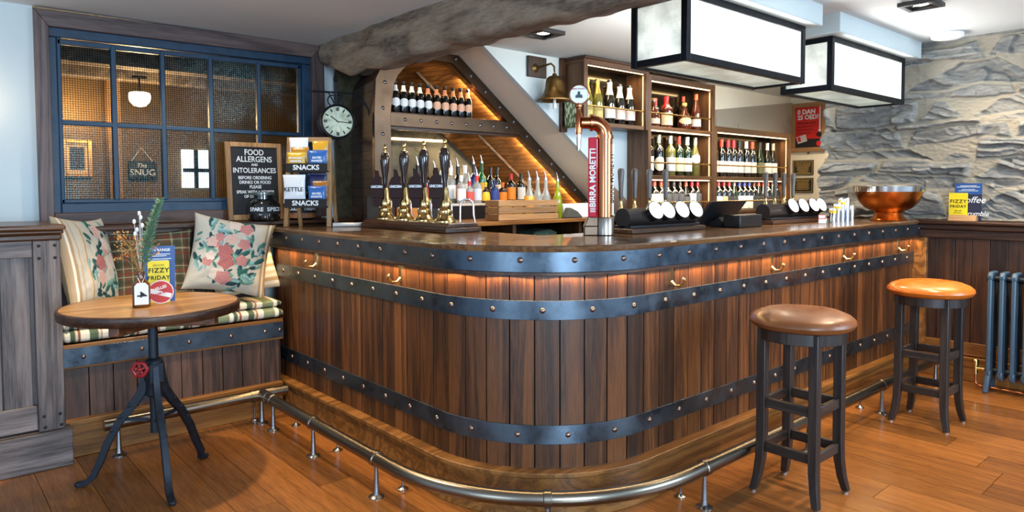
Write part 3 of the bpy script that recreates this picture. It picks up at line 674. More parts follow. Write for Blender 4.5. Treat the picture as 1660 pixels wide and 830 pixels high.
def lantern(x0, x1, label):
    y0, y1, z0, z1 = 1.953, 2.29, 1.968, 2.30; w = .034
    p = thing('lantern', label, 'ceiling light', ((x0+x1)/2, (y0+y1)/2, z0), 0, 'box lanterns over the bar'); a = (x1-x0)/2; b = (y1-y0)/2; h = z1-z0
    m = MB()
    for sx in (-1, 1):
        for sy in (-1, 1): m.box(sx*a, sx*(a-w), sy*b, sy*(b-w), 0, h)
    for zz in (0, h-w):
        for sy in (-1, 1): m.box(-a+w, a-w, sy*b, sy*(b-w), zz, zz+w)
        for sx in (-1, 1): m.box(sx*a, sx*(a-w), -b+w, b-w, zz, zz+w)
    m.box(-a+w, a-w, -b+w, b-w, h-.012, h)
    for sx in (-1, 1):
        for sy in (-1, 1): m.dome((sx*(a-.017), sy*(b-.017), 0), (0, 0, -1), .006, .004, 8)
    part(m, 'frame', IRON, p, .003)
    for nm, mat, q in (('front_pane', PF, (-a+w, a-w, -b+.012, -b+.018, w, h-w)), ('back_pane', PF, (-a+w, a-w, b-.018, b-.012, w, h-w)), ('end_pane', PE, (-a+.012, -a+.018, -b+w, b-w, w, h-w)), ('end_pane', PE, (a-.018, a-.012, -b+w, b-w, w, h-w)), ('bottom_pane', PB, (-a+w, a-w, -b+w, b-w, .012, .018))):
        m = MB(); m.box(*q); part(m, nm, mat, p)
    LC = (1, .97, .92)
    strip((x0+.06, y0-.004, z0+h*.5), (x1-.06, y0-.004, z0+h*.5), 8, 0, .24, LC, (0, -1, 0)); strip((x0+.06, y1+.004, z0+h*.5), (x1-.06, y1+.004, z0+h*.5), 6, 0, .24, LC, (0, 1, 0))
lantern(2.81, 3.99, 'black framed box lantern with lit glass, hanging nearest the old beam')
lantern(4.34, 5.52, 'black framed box lantern with lit glass, hanging nearest the stone wall')
# ================================================================ STOOLS
def stool(x, y, leather, label):
    p = thing('bar_stool', label, 'stool', (x, y, 0), 0, 'bar stools')
    m = MB(); m.lathe([(.0001, .742), (.195, .742), (.212, .752), (.221, .768), (.218, .784), (.2, .80), (.16, .816), (.1, .825), (.0001, .83)], 40); part(m, 'seat_pad', leather, p)
    m = MB(); m.lathe([(.17, .69), (.182, .69), (.182, .742), (.17, .742), (.17, .69)], 40, caps=False); part(m, 'apron', BLACKW, p, .002)
    for sx in (-1, 1):
        for sy in (-1, 1):
            m = MB(); pts = [(.118, .74), (.118, .45), (.118, .24), (.121, .15), (.130, .07), (.143, .008)]; wd = [.040, .040, .040, .038, .034, .030]; vs = []; fs = []
            for (r, z), q in zip(pts, wd):
                for i, j in ((-1,-1),(1,-1),(1,1),(-1,1)): vs.append((sx*r+i*q/2, sy*r+j*q/2, z))
            for k in range(5):
                for i in range(4): fs.append((k*4+i, (k+1)*4+i, (k+1)*4+(i+1) % 4, k*4+(i+1) % 4))
            fs += [(0,1,2,3), (23,22,21,20)]; m.add(vs, fs); m.r = R.random(); lg = part(m, 'leg', BLACKW, p, .003)
            m = MB(); m.lathe([(.012, 0), (.013, .008)], 12, (sx*.143, sy*.143, 0)); part(m, 'glide', CHROME, lg)
    for z in (.205, .405):
        for s_ in (-1, 1):
            m = MB(); m.box(-.1, .1, s_*.118-.010, s_*.118+.010, z-.022, z+.022); part(m, 'stretcher', wood('stool_wood_x', '#16110f', '#3a302b', 'x', .4, 60, .15, .15), p, .004)
            m = MB(); m.box(s_*.118-.010, s_*.118+.010, -.1, .1, z-.022, z+.022); part(m, 'stretcher', wood('stool_wood_y', '#16110f', '#3a302b', 'y', .4, 60, .15, .15), p, .004)
stool(2.977, 1.454, LEATHB, 'bar stool with worn brown leather seat, standing nearer the camera')
stool(4.433, 1.41, LEATHO, 'bar stool with shiny orange leather seat, standing by the radiator')
# ================================================================ ROUND TABLE
TX, TY = .845, 3.50
p = thing('pedestal_table', 'round oak table on a cast iron tripod crank base in front of the bench', 'table', (TX, TY, 0))
TZ = .832
m = MB(); m.r = .5; m.lathe([(.0001, TZ-.04), (.368, TZ-.04), (.368, TZ), (.0001, TZ)], 64); part(m, 'tabletop', TABLEW, p, sharp=30)
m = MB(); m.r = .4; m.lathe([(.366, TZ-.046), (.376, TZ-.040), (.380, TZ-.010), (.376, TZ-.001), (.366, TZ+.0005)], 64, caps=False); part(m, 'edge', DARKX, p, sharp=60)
m = MB()
for a in (-.75, .82):
    d = Vector((math.cos(a), math.sin(a), 0))
    for sg in (-1, 1):
        q = d*sg; m.bar(tuple(q*.03+Vector((0,0,TZ-.077))), tuple(q*.30+Vector((0,0,TZ-.070))), .045, .06, h1=.048)
part(m, 'bearer', wood('bearer_oak', '#3a1d10', '#80502c', 'x', .4, 45, .2, .2), p, .004)
m = MB(); m.cyl((0, 0, .23), (0, 0, TZ-.046), .021, n=20); m.cyl((0, 0, TZ-.06), (0, 0, TZ-.046), .06); part(m, 'column', CASTB, p)
m = MB(); m.lathe([(.028, .40), (.036, .41), (.036, .47), (.042, .48), (.042, .56), (.034, .575), (.024, .58)], 20); m.box(-.03, .03, -.048, 0, .47, .56); part(m, 'hub', CASTB, p, .002)
ft = [(.554-TX, 3.652-TY), (.824-TX+.0, 3.164-TY), (1.105-TX, 3.632-TY)]
for fx, fy in ft:
    r = math.hypot(fx, fy); dx, dy = fx/r, fy/r; m = MB()
    pr = [(.030, .545, .036), (.038, .48, .040), (.055, .42, .040), (.095, .36, .038), (.15, .29, .034), (.20, .20, .032), (.235, .11, .030), (.265, .045, .028), (r-.03, .016, .024), (r, .013, .022)]
    vs = []; fs = []; nx, ny = -dy, dx
    for i, (a, z, wd) in enumerate(pr):
        a0, z0 = pr[max(i-1, 0)][:2]; a1, z1 = pr[min(i+1, len(pr)-1)][:2]; L = math.hypot(a1-a0, z1-z0); ta, tz = (a1-a0)/L, (z1-z0)/L
        for s1, s2 in ((-1,-1),(1,-1),(1,1),(-1,1)):
            aa = a+s2*(-tz)*wd/2*1.0; zz = max(.001, z+s2*ta*wd/2); vs.append((dx*aa+nx*s1*.014, dy*aa+ny*s1*.014, zz))
    for k in range(len(pr)-1):
        for i in range(4): fs.append((k*4+i, k*4+(i+1) % 4, (k+1)*4+(i+1) % 4, (k+1)*4+i))
    fs += [(3,2,1,0), tuple(len(pr)*4-4+i for i in range(4))]; m.add(vs, fs); m.ball((dx*r, dy*r, .013), .017, 10, sz=.75)
    for a, z in ((.105, .365), (.145, .315), (.18, .255)):
        for s1 in (-1, 1): m.dome((dx*a+nx*s1*.014, dy*a+ny*s1*.014, z), (nx*s1, ny*s1, 0), .009, .004, 8)
    lg = part(m, 'leg', CASTB, p, .003)
    m = MB(); m.bar((dx*.03, dy*.03, .405), (dx*.125, dy*.125, .325), .012, .014); m.bar((dx*.03, dy*.03, .29), (dx*.13, dy*.13, .30), .012, .014); part(m, 'brace', CASTB, lg)
m = MB(); RED = pm('red_paint', '#8e1418', .35, noise_amt=.25, nscale=40); hc = Vector((-.07, -.05, .545)); ax = Vector((-.55, -.83, 0)).normalized(); sd = Vector((ax.y, -ax.x, 0))
m.tube([tuple(hc+sd*(.030*math.cos(a)*(1+.07*math.cos(6*a)))+Vector((0,0,1))*(.030*math.sin(a)*(1+.07*math.cos(6*a)))) for a in [2*PI*i/36 for i in range(36)]], .0085, 8, closed=True)
for i in range(5):
    a = 2*PI*i/5+.3; m.bar(tuple(hc), tuple(hc+sd*.028*math.cos(a)+Vector((0,0,1))*.028*math.sin(a)), .008, .008)
m.ball(tuple(hc), .011, 10); part(m, 'hand_wheel', RED, p)
m = MB(); m.cyl(tuple(hc), (-.01, -.01, .54), .008); part(m, 'wheel_shaft', CASTB, p)
# things on the table
GLB = pm('brown_bottle_glass', '#6a3b12', .12, coat=.5, noise_amt=.25, nscale=18)
p = thing('vase_bottle', 'small brown glass bottle used as a vase, with a white number tag', 'vase', (.785, 3.43, TZ), math.radians(-12))
m = MB(); m.lathe([(.0001, 0), (.034, 0), (.037, .004), (.037, .095), (.033, .108), (.017, .122), (.0145, .13), (.0145, .148), (.018, .15), (.018, .158), (.0145, .16), (.012, .16), (.012, .13)], 28); part(m, 'bottle', GLB, p)
m = MB(); m.prism([(-.028, .015), (.028, .015), (.028, .098), (.016, .112), (-.016, .112), (-.028, .098)], 'y', -.0402, -.0388); tg = part(m, 'tag', PAPER, p)
text('4', .055, (0, -.0406, .06), (PI/2, PI/2, 0), INK, tg, bold=.0008)
m = MB(); m.tube([(0, -.0405, .104), (-.012, -.02, .13), (-.017, 0, .14), (0, .017, .142), (.017, 0, .14), (.012, -.02, .13), (0, -.0405, .104)], .0012, 6); part(m, 'string', PAPER, p)
p = thing('flower_bunch', 'dried flowers and a green sprig standing in the brown bottle', 'flowers', (.785, 3.43, TZ+.05))
GREEN = pm('sprig_green', '#4f7355', .6, noise_amt=.35, nscale=30); TANF = pm('dried_flower', '#a97a3f', .8, noise_amt=.4, nscale=40); BUD = pm('white_bud', '#e9e6dc', .7)
def leaf(m, a, b, w_):
    a = Vector(a); b = Vector(b); d = b-a; sdv = d.cross(Vector((.3, -1, .2))).normalized()*w_; mid = a+d*.5
    up_ = d.cross(sdv).normalized()*w_*.3
    m.add([tuple(a), tuple(mid+sdv), tuple(b), tuple(mid-sdv), tuple(mid+up_)], [(0,1,4), (1,2,4), (2,3,4), (3,0,4)])
m = MB(); axp = [Vector((0, 0, 0)), Vector((.01, -.01, .12)), Vector((.03, -.01, .24)), Vector((.055, -.015, .34)), Vector((.085, -.02, .43))]; m.tube(axp, [.002, .002, .0018, .0015, .001], 6)
for i in range(150):
    t = .30+.70*i/150; k = min(3, int(t*4)); q = axp[k].lerp(axp[k+1], t*4-k); a = i*2.4; l = .030*(1.25-t)+.012
    leaf(m, q, q+Vector((math.cos(a)*l, math.sin(a)*l*.8, l*R.uniform(.3, .9))), .0045)
part(m, 'green_sprig', GREEN, p)
m = MB()
for i in range(16):
    e = Vector((-.05+R.uniform(-.045, .045), R.uniform(-.04, .03), .21+R.uniform(-.06, .07))); m.tube([(0, 0, .09), tuple(e*.55+Vector((0, 0, .07))), tuple(e)], .0010, 5)
    for k in range(9):
        c = e+Vector((R.uniform(-.018, .018), R.uniform(-.018, .018), R.uniform(-.018, .018))); leaf(m, c, c+Vector((R.uniform(-.01, .01), R.uniform(-.01, .01), R.uniform(-.002, .012))), .004)
for i in range(5):
    e = Vector((.06+R.uniform(-.03, .03), R.uniform(-.03, .03), .2+R.uniform(-.03, .03))); m.tube([(0, 0, .09), tuple(e*.55+Vector((0, 0, .07))), tuple(e)], .0010, 5)
    for k in range(6):
        c = e+Vector((R.uniform(-.014, .014), R.uniform(-.014, .014), R.uniform(-.014, .014))); leaf(m, c, c+Vector((R.uniform(-.01, .01), R.uniform(-.01, .01), R.uniform(0, .012))), .004)
part(m, 'dried_blossom', TANF, p)
m = MB()
for i in range(6): e = (-.005+R.uniform(-.02, .02), -.01, .28+.018*i); m.tube([(0, 0, .1), (e[0]*.5, -.005, e[2]*.6), e], .001, 5); m.ball(e, .0075, 8, sz=1.5)
part(m, 'white_bud', BUD, p)
p = thing('menu_card', 'blue gin menu card standing behind the vase', 'menu', (.89, 3.535, TZ), math.radians(-16))
MENUB = pm('menu_blue', '#25508f', .45); YEL = pm('leaflet_yellow', '#e6cf1e', .5); NAVY = pm('leaflet_navy', '#23263c', .5)
m = MB(); m.prism([(-.066, .262), (.066, .262), (.062, 0), (-.062, 0)], 'y', -.002, .002); m.prism([(-.062, 0), (.062, 0), (.062, .004), (-.062, .004)], 'y', 0, .05); part(m, 'card', MENUB, p)
text('GIN RANGE', .017, (0, -.0025, .243), FRONT, CHALK, p, bold=.0004)
m = MB()
for k, wd in ((.222, .09), (.214, .06), (.2, .1), (.192, .07)): m.box(-wd/2, wd/2, -.0025, -.002, k, k+.003)
part(m, 'printed_lines', CHALK, p)
p = thing('leaflet', 'yellow fizzy offer leaflet leaning on the blue menu card on the table', 'leaflet', (.878, 3.508, TZ), math.radians(-16))
m = MB(); m.box(-.045, .045, -.002, .0, 0, .195); part(m, 'sheet', YEL, p); m = MB(); m.box(-.045, .045, -.0, .016, 0, .003); part(m, 'foot', YEL, p)
text('FIZZY', .030, (0, -.0025, .150), FRONT, INK, p, bold=.0007, spacing=1.15); text('FRIDAY', .026, (0, -.0025, .116), FRONT, INK, p, bold=.0006, spacing=1.1); text('JOIN US FOR', .008, (0, -.0025, .175), FRONT, INK, p)
p = thing('beer_mat', 'round red and white beer mat propped against the yellow leaflet', 'beer mat', (.875, 3.468, TZ+.0545), math.radians(-16))
m = MB(); m.X = Matrix.Rotation(PI/2, 4, 'X'); m.lathe([(.0001, -.001), (.054, -.001), (.054, .001), (.0001, .001)], 40); part(m, 'rim', PAPER, p)
m = MB(); m.X = Matrix.Rotation(PI/2, 4, 'X'); m.lathe([(.0001, .001), (.050, .001), (.050, .0016), (.0001, .0016)], 40); part(m, 'red_face', pm('mat_red', '#c22a24', .5), p)
m = MB(); m.X = Matrix.Rotation(.30, 4, 'Y'); m.box(-.047, .047, -.0022, -.0016, -.016, .004); part(m, 'white_band', PAPER, p)
text('HELLES', .018, (-.003, -.0024, .018), (PI/2, -.30, 0), PAPER, p, bold=.0006); text('LAGER BIER', .012, (0, -.0027, -.006), (PI/2, -.30, 0), pm('mat_red', '', .5), p, bold=.0005)
# ================================================================ RADIATOR
p = thing('radiator', 'blue-grey cast iron column radiator against the dark panelling', 'radiator', (5.42, 1.35, 0))
RADM = pm('radiator_paint', '#3f5668', .42, noise_amt=.08, nscale=20)
for i in range(10):
    y = -.066*i; m = MB()
    for x in (-.055, .0, .055): m.box(x-.020, x+.020, y-.013, y+.013, .13, .77)
    for z in (.12, .75): m.prism([(-.075, z), (-.06, z-.03 if z < .5 else z+.045), (.06, z-.03 if z < .5 else z+.045), (.075, z), (.075, z+.03), (-.075, z+.03)] if z < .5 else [(-.075, z), (.075, z), (.075, z+.03), (.055, z+.055), (-.055, z+.055), (-.075, z+.03)], 'y', y-.016, y+.016)
    if i in (0, 9):
        for x in (-.055, .055): m.bar((x, y, .13), (x*1.35, y+(.01 if i == 0 else -.01), 0), .034, .03, up=(0, 1, 0))
    part(m, 'section', RADM, p, .008)
m = MB()
for z in (.14, .755): m = MB(); m.cyl((0, .03, z), (0, -.64, z), .022); part(m, 'connecting_nipple', CASTB, p)
m = MB(); m.cyl((0, .02, .14), (0, .085, .14), .011); m.cyl((0, .085, .10), (0, .085, .165), .012); m.lathe([(.019, .165), (.019, .195), (.014, .20), (.0001, .2)], 16, (0, .085, 0)); part(m, 'valve', BRASS, p)
m = MB(); m.tube([(0, .085, .1), (0, .085, .04), (0, .06, .022), (0, -.65, .022)], .009, 10); part(m, 'pipe', COPPER, p)
# ================================================================ BACK BAR: ALCOVE UNDER THE STAIRS
BRZ = pm('bronzed_steel', '#5c4a3a', .4, .75, noise_amt=.2, nscale=8)
OUT = [(2.24, 1.126), (2.243, 1.852), (2.254, 2.057), (2.286, 2.119), (2.35, 2.188), (2.44, 2.235), (2.527, 2.262), (2.683, 2.302), (2.862, 2.325), (3.104, 2.132), (3.517, 1.829), (4.272, 1.229), (4.378, 1.145)]
INN = [(2.366, 1.126), (2.362, 1.852), (2.389, 2.035), (2.42, 2.095), (2.469, 2.148), (2.51, 2.183), (2.575, 2.208), (2.708, 2.227), (2.858, 2.222), (3.05, 2.079), (3.40, 1.817), (4.1, 1.292), (4.296, 1.145)]
YA = 3.88
al = thing('stair_alcove', 'barrel shaped bottle alcove under the stairs with riveted metal rim', 'alcove')
m = MB(); n = len(OUT); vs = [(x, YA, z) for x, z in OUT]+[(x, YA, z) for x, z in INN]+[(x, YA+.03, z) for x, z in OUT]+[(x, YA+.03, z) for x, z in INN]; fs = []
for i in range(n-1): fs += [(i, i+1, n+i+1, n+i), (2*n+i, 3*n+i, 3*n+i+1, 2*n+i+1), (i, 2*n+i, 2*n+i+1, i+1), (n+i, n+i+1, 3*n+i+1, 3*n+i)]
m.add(vs, fs); m.m = 1
mid = [((a+c)/2, (b+d)/2) for (a, b), (c, d) in zip(OUT, INN)]; acc = .09
for (a, b), (c, d) in zip(mid, mid[1:]):
    L = math.hypot(c-a, d-b); s = acc
    while s < L: t = s/L; m.dome((a+(c-a)*t, YA, b+(d-b)*t), (0, -1, 0), .013, .009, 10); s += .165
    acc = s-L
part(m, 'rim', [BRZ, pm('rivet_steel', '#8a8890', .25, 1)], al, .002)
m = MB(); m.box(2.362, 3.49, YA+.003, YA+.03, 1.768, 1.852); m.m = 1
for i in range(8): m.dome((2.47+.125*i, YA+.003, 1.812), (0, -1, 0), .013, .009, 10)
part(m, 'cross_band', [BRZ, pm('rivet_steel', '', .25, 1)], al, .002)
m = MB(); m.box(2.36, 3.42, YA+.032, 4.5, 1.80, 1.862); m.box(2.366, 3.49, YA+.032, YA+.06, 1.748, 1.80); part(m, 'shelf', DARKX, al, .003)
def resample(P, step):
    out = [P[0]]; 
    for (a, b), (c, d) in zip(P, P[1:]):
        k = max(1, round(math.hypot(c-a, d-b)/step)); out += [(a+(c-a)*i/k, b+(d-b)*i/k) for i in range(1, k+1)]
    return out
ip = resample(INN, .045)
def backshift(x): return .14-.36*smooth((x-2.45)/.55)
m = MB()
for (a, b), (c, d) in zip(ip, ip[1:]):
    m.r = R.random(); ex, ez = (c-a)*.04, (d-b)*.04; a2, b2, c2, d2 = a+ex, b+ez, c-ex, d-ez
    m.quad((a2, YA+.03, b2), (c2, YA+.03, d2), (c2+backshift(c2), 4.5, d2), (a2+backshift(a2), 4.5, b2))
part(m, 'slat_lining', wood('slat_oak', '#5b3414', '#a06a34', 'y', .38, 50, .3, .15), al)
m = MB()
ipo = [(x-(.02 if i < 2 else 0), z+.016) for i, (x, z) in enumerate(INN)]
for (a, b), (c, d) in zip(ipo, ipo[1:]): m.quad((a, YA+.03, b), (c, YA+.03, d), (c+backshift(c), 4.5, d), (a+backshift(a), 4.5, b))
part(m, 'lining_back', BLACKM, al)
m = MB(); 
for (a, b), (c, d) in (((2.6, 2.203), (4.296, 1.162)),): pass
for f_ in (.5,):
    m.bar((2.88-.11, 4.2, 2.195), (4.28-.11, 4.2, 1.147), .02, .012, up=(0, 1, 0))
part(m, 'cover_strip', DARKX, al)
m = MB(); m.box(2.3, 4.4, 4.5, 4.53, 1.12, 2.4); part(m, 'back_panel', pm('aged_mirror', '#4b4636', .35, .3, noise_amt=.5, nscale=14), al)
m = MB(); op = OUT[:9]; op = resample(op, .06)
for (a, b), (c, d) in zip(op, op[1:]):
    m.r = R.random(); ex, ez = (c-a)*.02, (d-b)*.02; a2, b2, c2, d2 = a+ex, b+ez, c-ex, d-ez
    m.quad((a2, YA, b2), (a2+.19, 4.58, b2), (c2+.19, 4.58, d2), (c2, YA, d2))
part(m, 'barrel_side', wood('barrel_oak', '#140b08', '#3d2519', 'y', .45, 50, .3, .2), al)
m = MB(); op = [(x+.012, z-.012) for x, z in OUT[:9]]
for (a, b), (c, d) in zip(op, op[1:]): m.quad((a, YA+.01, b), (a+.19, 4.58, b), (c+.19, 4.58, d), (c, YA+.01, d))
part(m, 'barrel_lining', BLACKM, al)
m = MB(); m.bar((2.74, 4.49, 1.738), (3.235, 4.49, 1.738), .02, .018); part(m, 'light_strip', LED, al)
strip((2.74, 4.47, 1.73), (3.235, 4.47, 1.73), 4, 0, .02, (1, .8, .5), (0.2, -.6, -.8))
strip((2.95, YA+.05, 2.13), (3.36, YA+.05, 1.83), 2.2, 0, .015, (1, .74, .42), (-.35, .8, -.45))
strip((2.45, YA+.05, 2.08), (2.8, YA+.05, 2.205), .6, 0, .015, (1, .74, .42), (.1, .8, -.7))
strip((3.48, YA+.05, 1.735), (4.2, YA+.05, 1.195), 3.4, 0, .015, (1, .74, .42), (-.45, .8, -.2))
# back counter
bc = thing('back_counter', 'oak back counter under the alcove with an open shelf below its edge', 'counter')
m = MB(); m.r = .6; m.box(2.39, 4.38, 3.5, 4.5, 1.118, 1.145); part(m, 'top', wood('back_counter_oak', '#5d3817', '#a5713a', 'x', .3, 50, .1, .1), bc, .004)
m = MB(); m.box(2.40, 4.38, 3.56, 4.0, .985, 1.005); m.box(2.40, 4.38, 4.0, 4.02, 0, 1.118); m.box(2.40, 4.38, 3.56, 3.58, 0, .985); part(m, 'carcass', DARKX, bc)
m = MB()
for x in (2.40, 2.75, 3.10, 3.75, 4.35): m = MB(); m.box(x, x+.03, 3.54, 4.0, 1.005, 1.118); part(m, 'divider', CABZ, bc)
m = MB(); m.box(4.45, 6.50, 3.0, 3.498, 1.10, 1.138); m.box(4.46, 6.48, 3.05, 3.498, 0, 1.1); o = part(m, 'back_counter', DARKX, None, .003); tag(o, 'dark back counter below the wine shelves, mostly hidden behind the beer taps', 'counter')
m = MB(); m.prism([(0, 0), (.24, 0), (.27, .035), (.2, .062), (.05, .05)], 'y', 0, .16); o = part(m, 'folded_bag', pm('green_grey_plastic', '#57705f', .45, noise_amt=.4, nscale=20), None, .006, loc=(3.32, 3.60, 1.006)); tag(o, 'grey green folded plastic pack on the shelf under the back counter', 'bag')
m = MB(); m.prism([(0, 0), (.20, 0), (.22, .012), (.12, .02), (.02, .012)], 'y', 0, .10); o = part(m, 'paper_pad', PAPER, None, .002, loc=(3.14, 3.59, 1.006)); tag(o, 'white paper lying on the shelf under the back counter beside the green pack', 'paper')
# riser that carries the spirits
p = thing('spirit_riser', 'low dark riser with a pale top carrying the spirit bottles in the alcove', 'shelf')
m = MB(); m.box(2.69, 3.96, 3.935, 4.42, 1.146, 1.24); part(m, 'body', BLACK, p, .002)
m = MB(); m.box(2.68, 3.97, 3.925, 4.43, 1.24, 1.258); part(m, 'top', pm('pale_slab', '#b9b4ac', .3), p, .003)
m = MB(); m.box(-.15, .12, -.06, .06, 0, .10); m.m = 1; m.box(-.14, .11, -.061, -.06, .01, .09); o = part(m, 'card_box', [pm('card_brown', '#a9692f', .7), pm('card_brown2', '#b87a3c', .7)], None, .003, loc=(2.555, 3.95, 1.146)); tag(o, 'orange brown box on the back counter behind the hand pumps', 'box')
# ---------------------------------------------------------------- bottles
def gl(name, c, r=.08, coat=.6): return pm(name, c, r, coat=coat, spec=.6)
def clear(name, c, tr=.75): return pm(name, c, .06, trans=tr, spec=.5)
G = dict(dark=gl('bottle_black', '#0c0d0c'), green=gl('bottle_green', '#12240f'), brown=gl('bottle_brown', '#2a1207'), amber=gl('whisky_amber', '#4a1a06'), clear=clear('bottle_clear', '#dfe6e6', .7),
         gold=gl('bottle_gold', '#56541c'), blue=gl('bottle_blue', '#16295e'), emerald=gl('bottle_emerald', '#0d5a2c'), red=gl('bottle_red', '#8e1a17'), yellow=gl('juice_yellow', '#e6a51c', .12), lime=gl('syrup_green', '#7e8f16', .12), white=gl('white_wine', '#5d5a2a'), frost=pm('frosted_glass', '#c9d3d8', .4))
def lm(c): return pm('label_'+c.strip('#'), c, .55)
def cm(c, mtl=0): return pm('cap_'+c.strip('#')+('m' if mtl else ''), c, .32, mtl)
PROF = {
 'bordeaux': lambda r, h: [(.0001, .004), (r*.9, 0), (r, .006), (r, h*.60), (r*.93, h*.655), (r*.55, h*.72), (r*.38, h*.76), (r*.36, h*.97), (r*.40, h*.975), (r*.40, h), (.0001, h)],
 'burgundy': lambda r, h: [(.0001, .004), (r*.9, 0), (r, .006), (r, h*.46), (r*.93, h*.55), (r*.68, h*.65), (r*.42, h*.76), (r*.35, h*.86), (r*.35, h*.97), (r*.40, h*.975), (r*.40, h), (.0001, h)],
 'champagne': lambda r, h: [(.0001, .004), (r*.9, 0), (r, .006), (r, h*.48), (r*.92, h*.56), (r*.62, h*.68), (r*.42, h*.80), (r*.38, h*.90), (r*.44, h*.91), (r*.44, h*.985), (r*.2, h), (.0001, h)],
 'spirit': lambda r, h: [(.0001, .004), (r*.92, 0), (r, .006), (r, h*.60), (r*.95, h*.64), (r*.6, h*.70), (r*.36, h*.74), (r*.34, h*.90), (r*.40, h*.905), (r*.40, h), (.0001, h)],
 'round': lambda r, h: [(.0001, .004), (r*.8, 0), (r*.97, h*.06), (r, h*.2), (r*.95, h*.38), (r*.72, h*.56), (r*.36, h*.68), (r*.27, h*.74), (r*.27, h*.88), (r*.34, h*.885), (r*.34, h), (.0001, h)],
 'beer': lambda r, h: [(.0001, .003), (r*.92, 0), (r, .005), (r, h*.55), (r*.92, h*.62), (r*.55, h*.72), (r*.42, h*.80), (r*.38, h*.95), (r*.46, h*.96), (r*.46, h), (.0001, h)],
}
def prof_r(P, z):
    for (r0, z0), (r1, z1) in zip(P, P[1:]):
        if z0 <= z <= z1 and z1 > z0: return r0+(r1-r0)*(z-z0)/(z1-z0)
    return P[-2][0]
BC = {}
def bottle_protos(shape, glass, label, cap, r, h, cap_from, lab, oval, pourer, necklab):
    key = (shape, glass.name, label and label.name, cap and cap.name, r, h, cap_from, lab, oval, pourer, necklab and necklab.name)
    if key in BC: return BC[key]
    P = PROF[shape](r, h); kids = []
    m = MB(); m.lathe(P, 20); body = m.mesh('bottle', glass, 50)
    if label:
        m = MB(); A = 1.25; f0 = -PI/2-.35
        a, b = lab[0]*h, lab[1]*h
        if oval:
            zc, hz = (a+b)/2, (b-a)/2
            def fn(u, v):
                t = (u*2-1)*.999; ang = f0+t*A; z = zc+(v*2-1)*hz*math.sqrt(1-t*t); rr = prof_r(P, z)+.0008; return (rr*math.cos(ang), rr*math.sin(ang), z)
            m.grid(fn, 14, 6)
        else:
            def fn(u, v):
                ang = f0+(u*2-1)*A; z = a+(b-a)*v; rr = prof_r(P, z)+.0008; return (rr*math.cos(ang), rr*math.sin(ang), z)
            m.grid(fn, 12, 3)
        kids.append(('label', m.mesh('label', label, 60)))
    if necklab:
        m = MB(); m.lathe([(prof_r(P, h*z)+.001, h*z) for z in (.68, .74, .8, .88)], 16); kids.append(('neck_label', m.mesh('neck_label', necklab, 60)))
    if cap:
        m = MB(); zs = [cap_from+(.997-cap_from)*i/5 for i in range(6)]; m.lathe([(prof_r(P, h*z)+.0010, h*z) for z in zs]+[(.0001, h*1.002)], 16); kids.append(('capsule', m.mesh('capsule', cap, 60)))
    if pourer:
        m = MB(); m.cyl((0, 0, h-.004), (0, 0, h+.014), r*.36); m.tube([(0, 0, h+.01), (-.004, 0, h+.035), (-.014, 0, h+.062)], [.006, .005, .003], 10); kids.append(('pourer', m.mesh('pourer', CHROME, 60)))
    BC[key] = (body, kids); return BC[key]
NB = 0
def bottle(name, text_, x, y, z, shape, glass, label=None, cap=None, r=.037, h=.30, cap_from=.80, lab=(.14, .46), oval=False, pourer=False, necklab=None, group=None, rz=None):
    body, kids = bottle_protos(shape, glass, label, cap, r, h, cap_from, lab, oval, pourer, necklab)
    o = bpy.data.objects.new(name, body); COL.objects.link(o); o.location = (x, y, z); o.rotation_euler = (0, 0, R.uniform(-.15, .15) if rz is None else rz)
    tag(o, text_, 'bottle', group)
    for nm, me in kids:
        c = bpy.data.objects.new(nm, me); COL.objects.link(c); c.parent = o
    return o
ORD = 'first second third fourth fifth sixth seventh eighth ninth tenth eleventh twelfth thirteenth fourteenth fifteenth sixteenth seventeenth eighteenth nineteenth twentieth'.split()
# ten beer bottles on the alcove's top shelf
for i, x in enumerate((2.44, 2.503, 2.567, 2.631, 2.697, 2.767, 2.837, 2.906, 2.973, 3.038)):
    lt = i < 5; c = '#f3efe8' if lt else '#f0b48f'
    bottle('beer_bottle', '%s beer bottle from the left on the top alcove shelf, %s label' % (ORD[i], 'white' if lt else 'pale orange'), x, 3.95, 1.863, 'beer', G['dark'], lm(c), cm('#191512'), .0295, .205, .93, (.20, .46), True, False, lm('#dcdcd8' if i < 4 else '#d98a5e'), 'beer bottles on the top alcove shelf', 0)
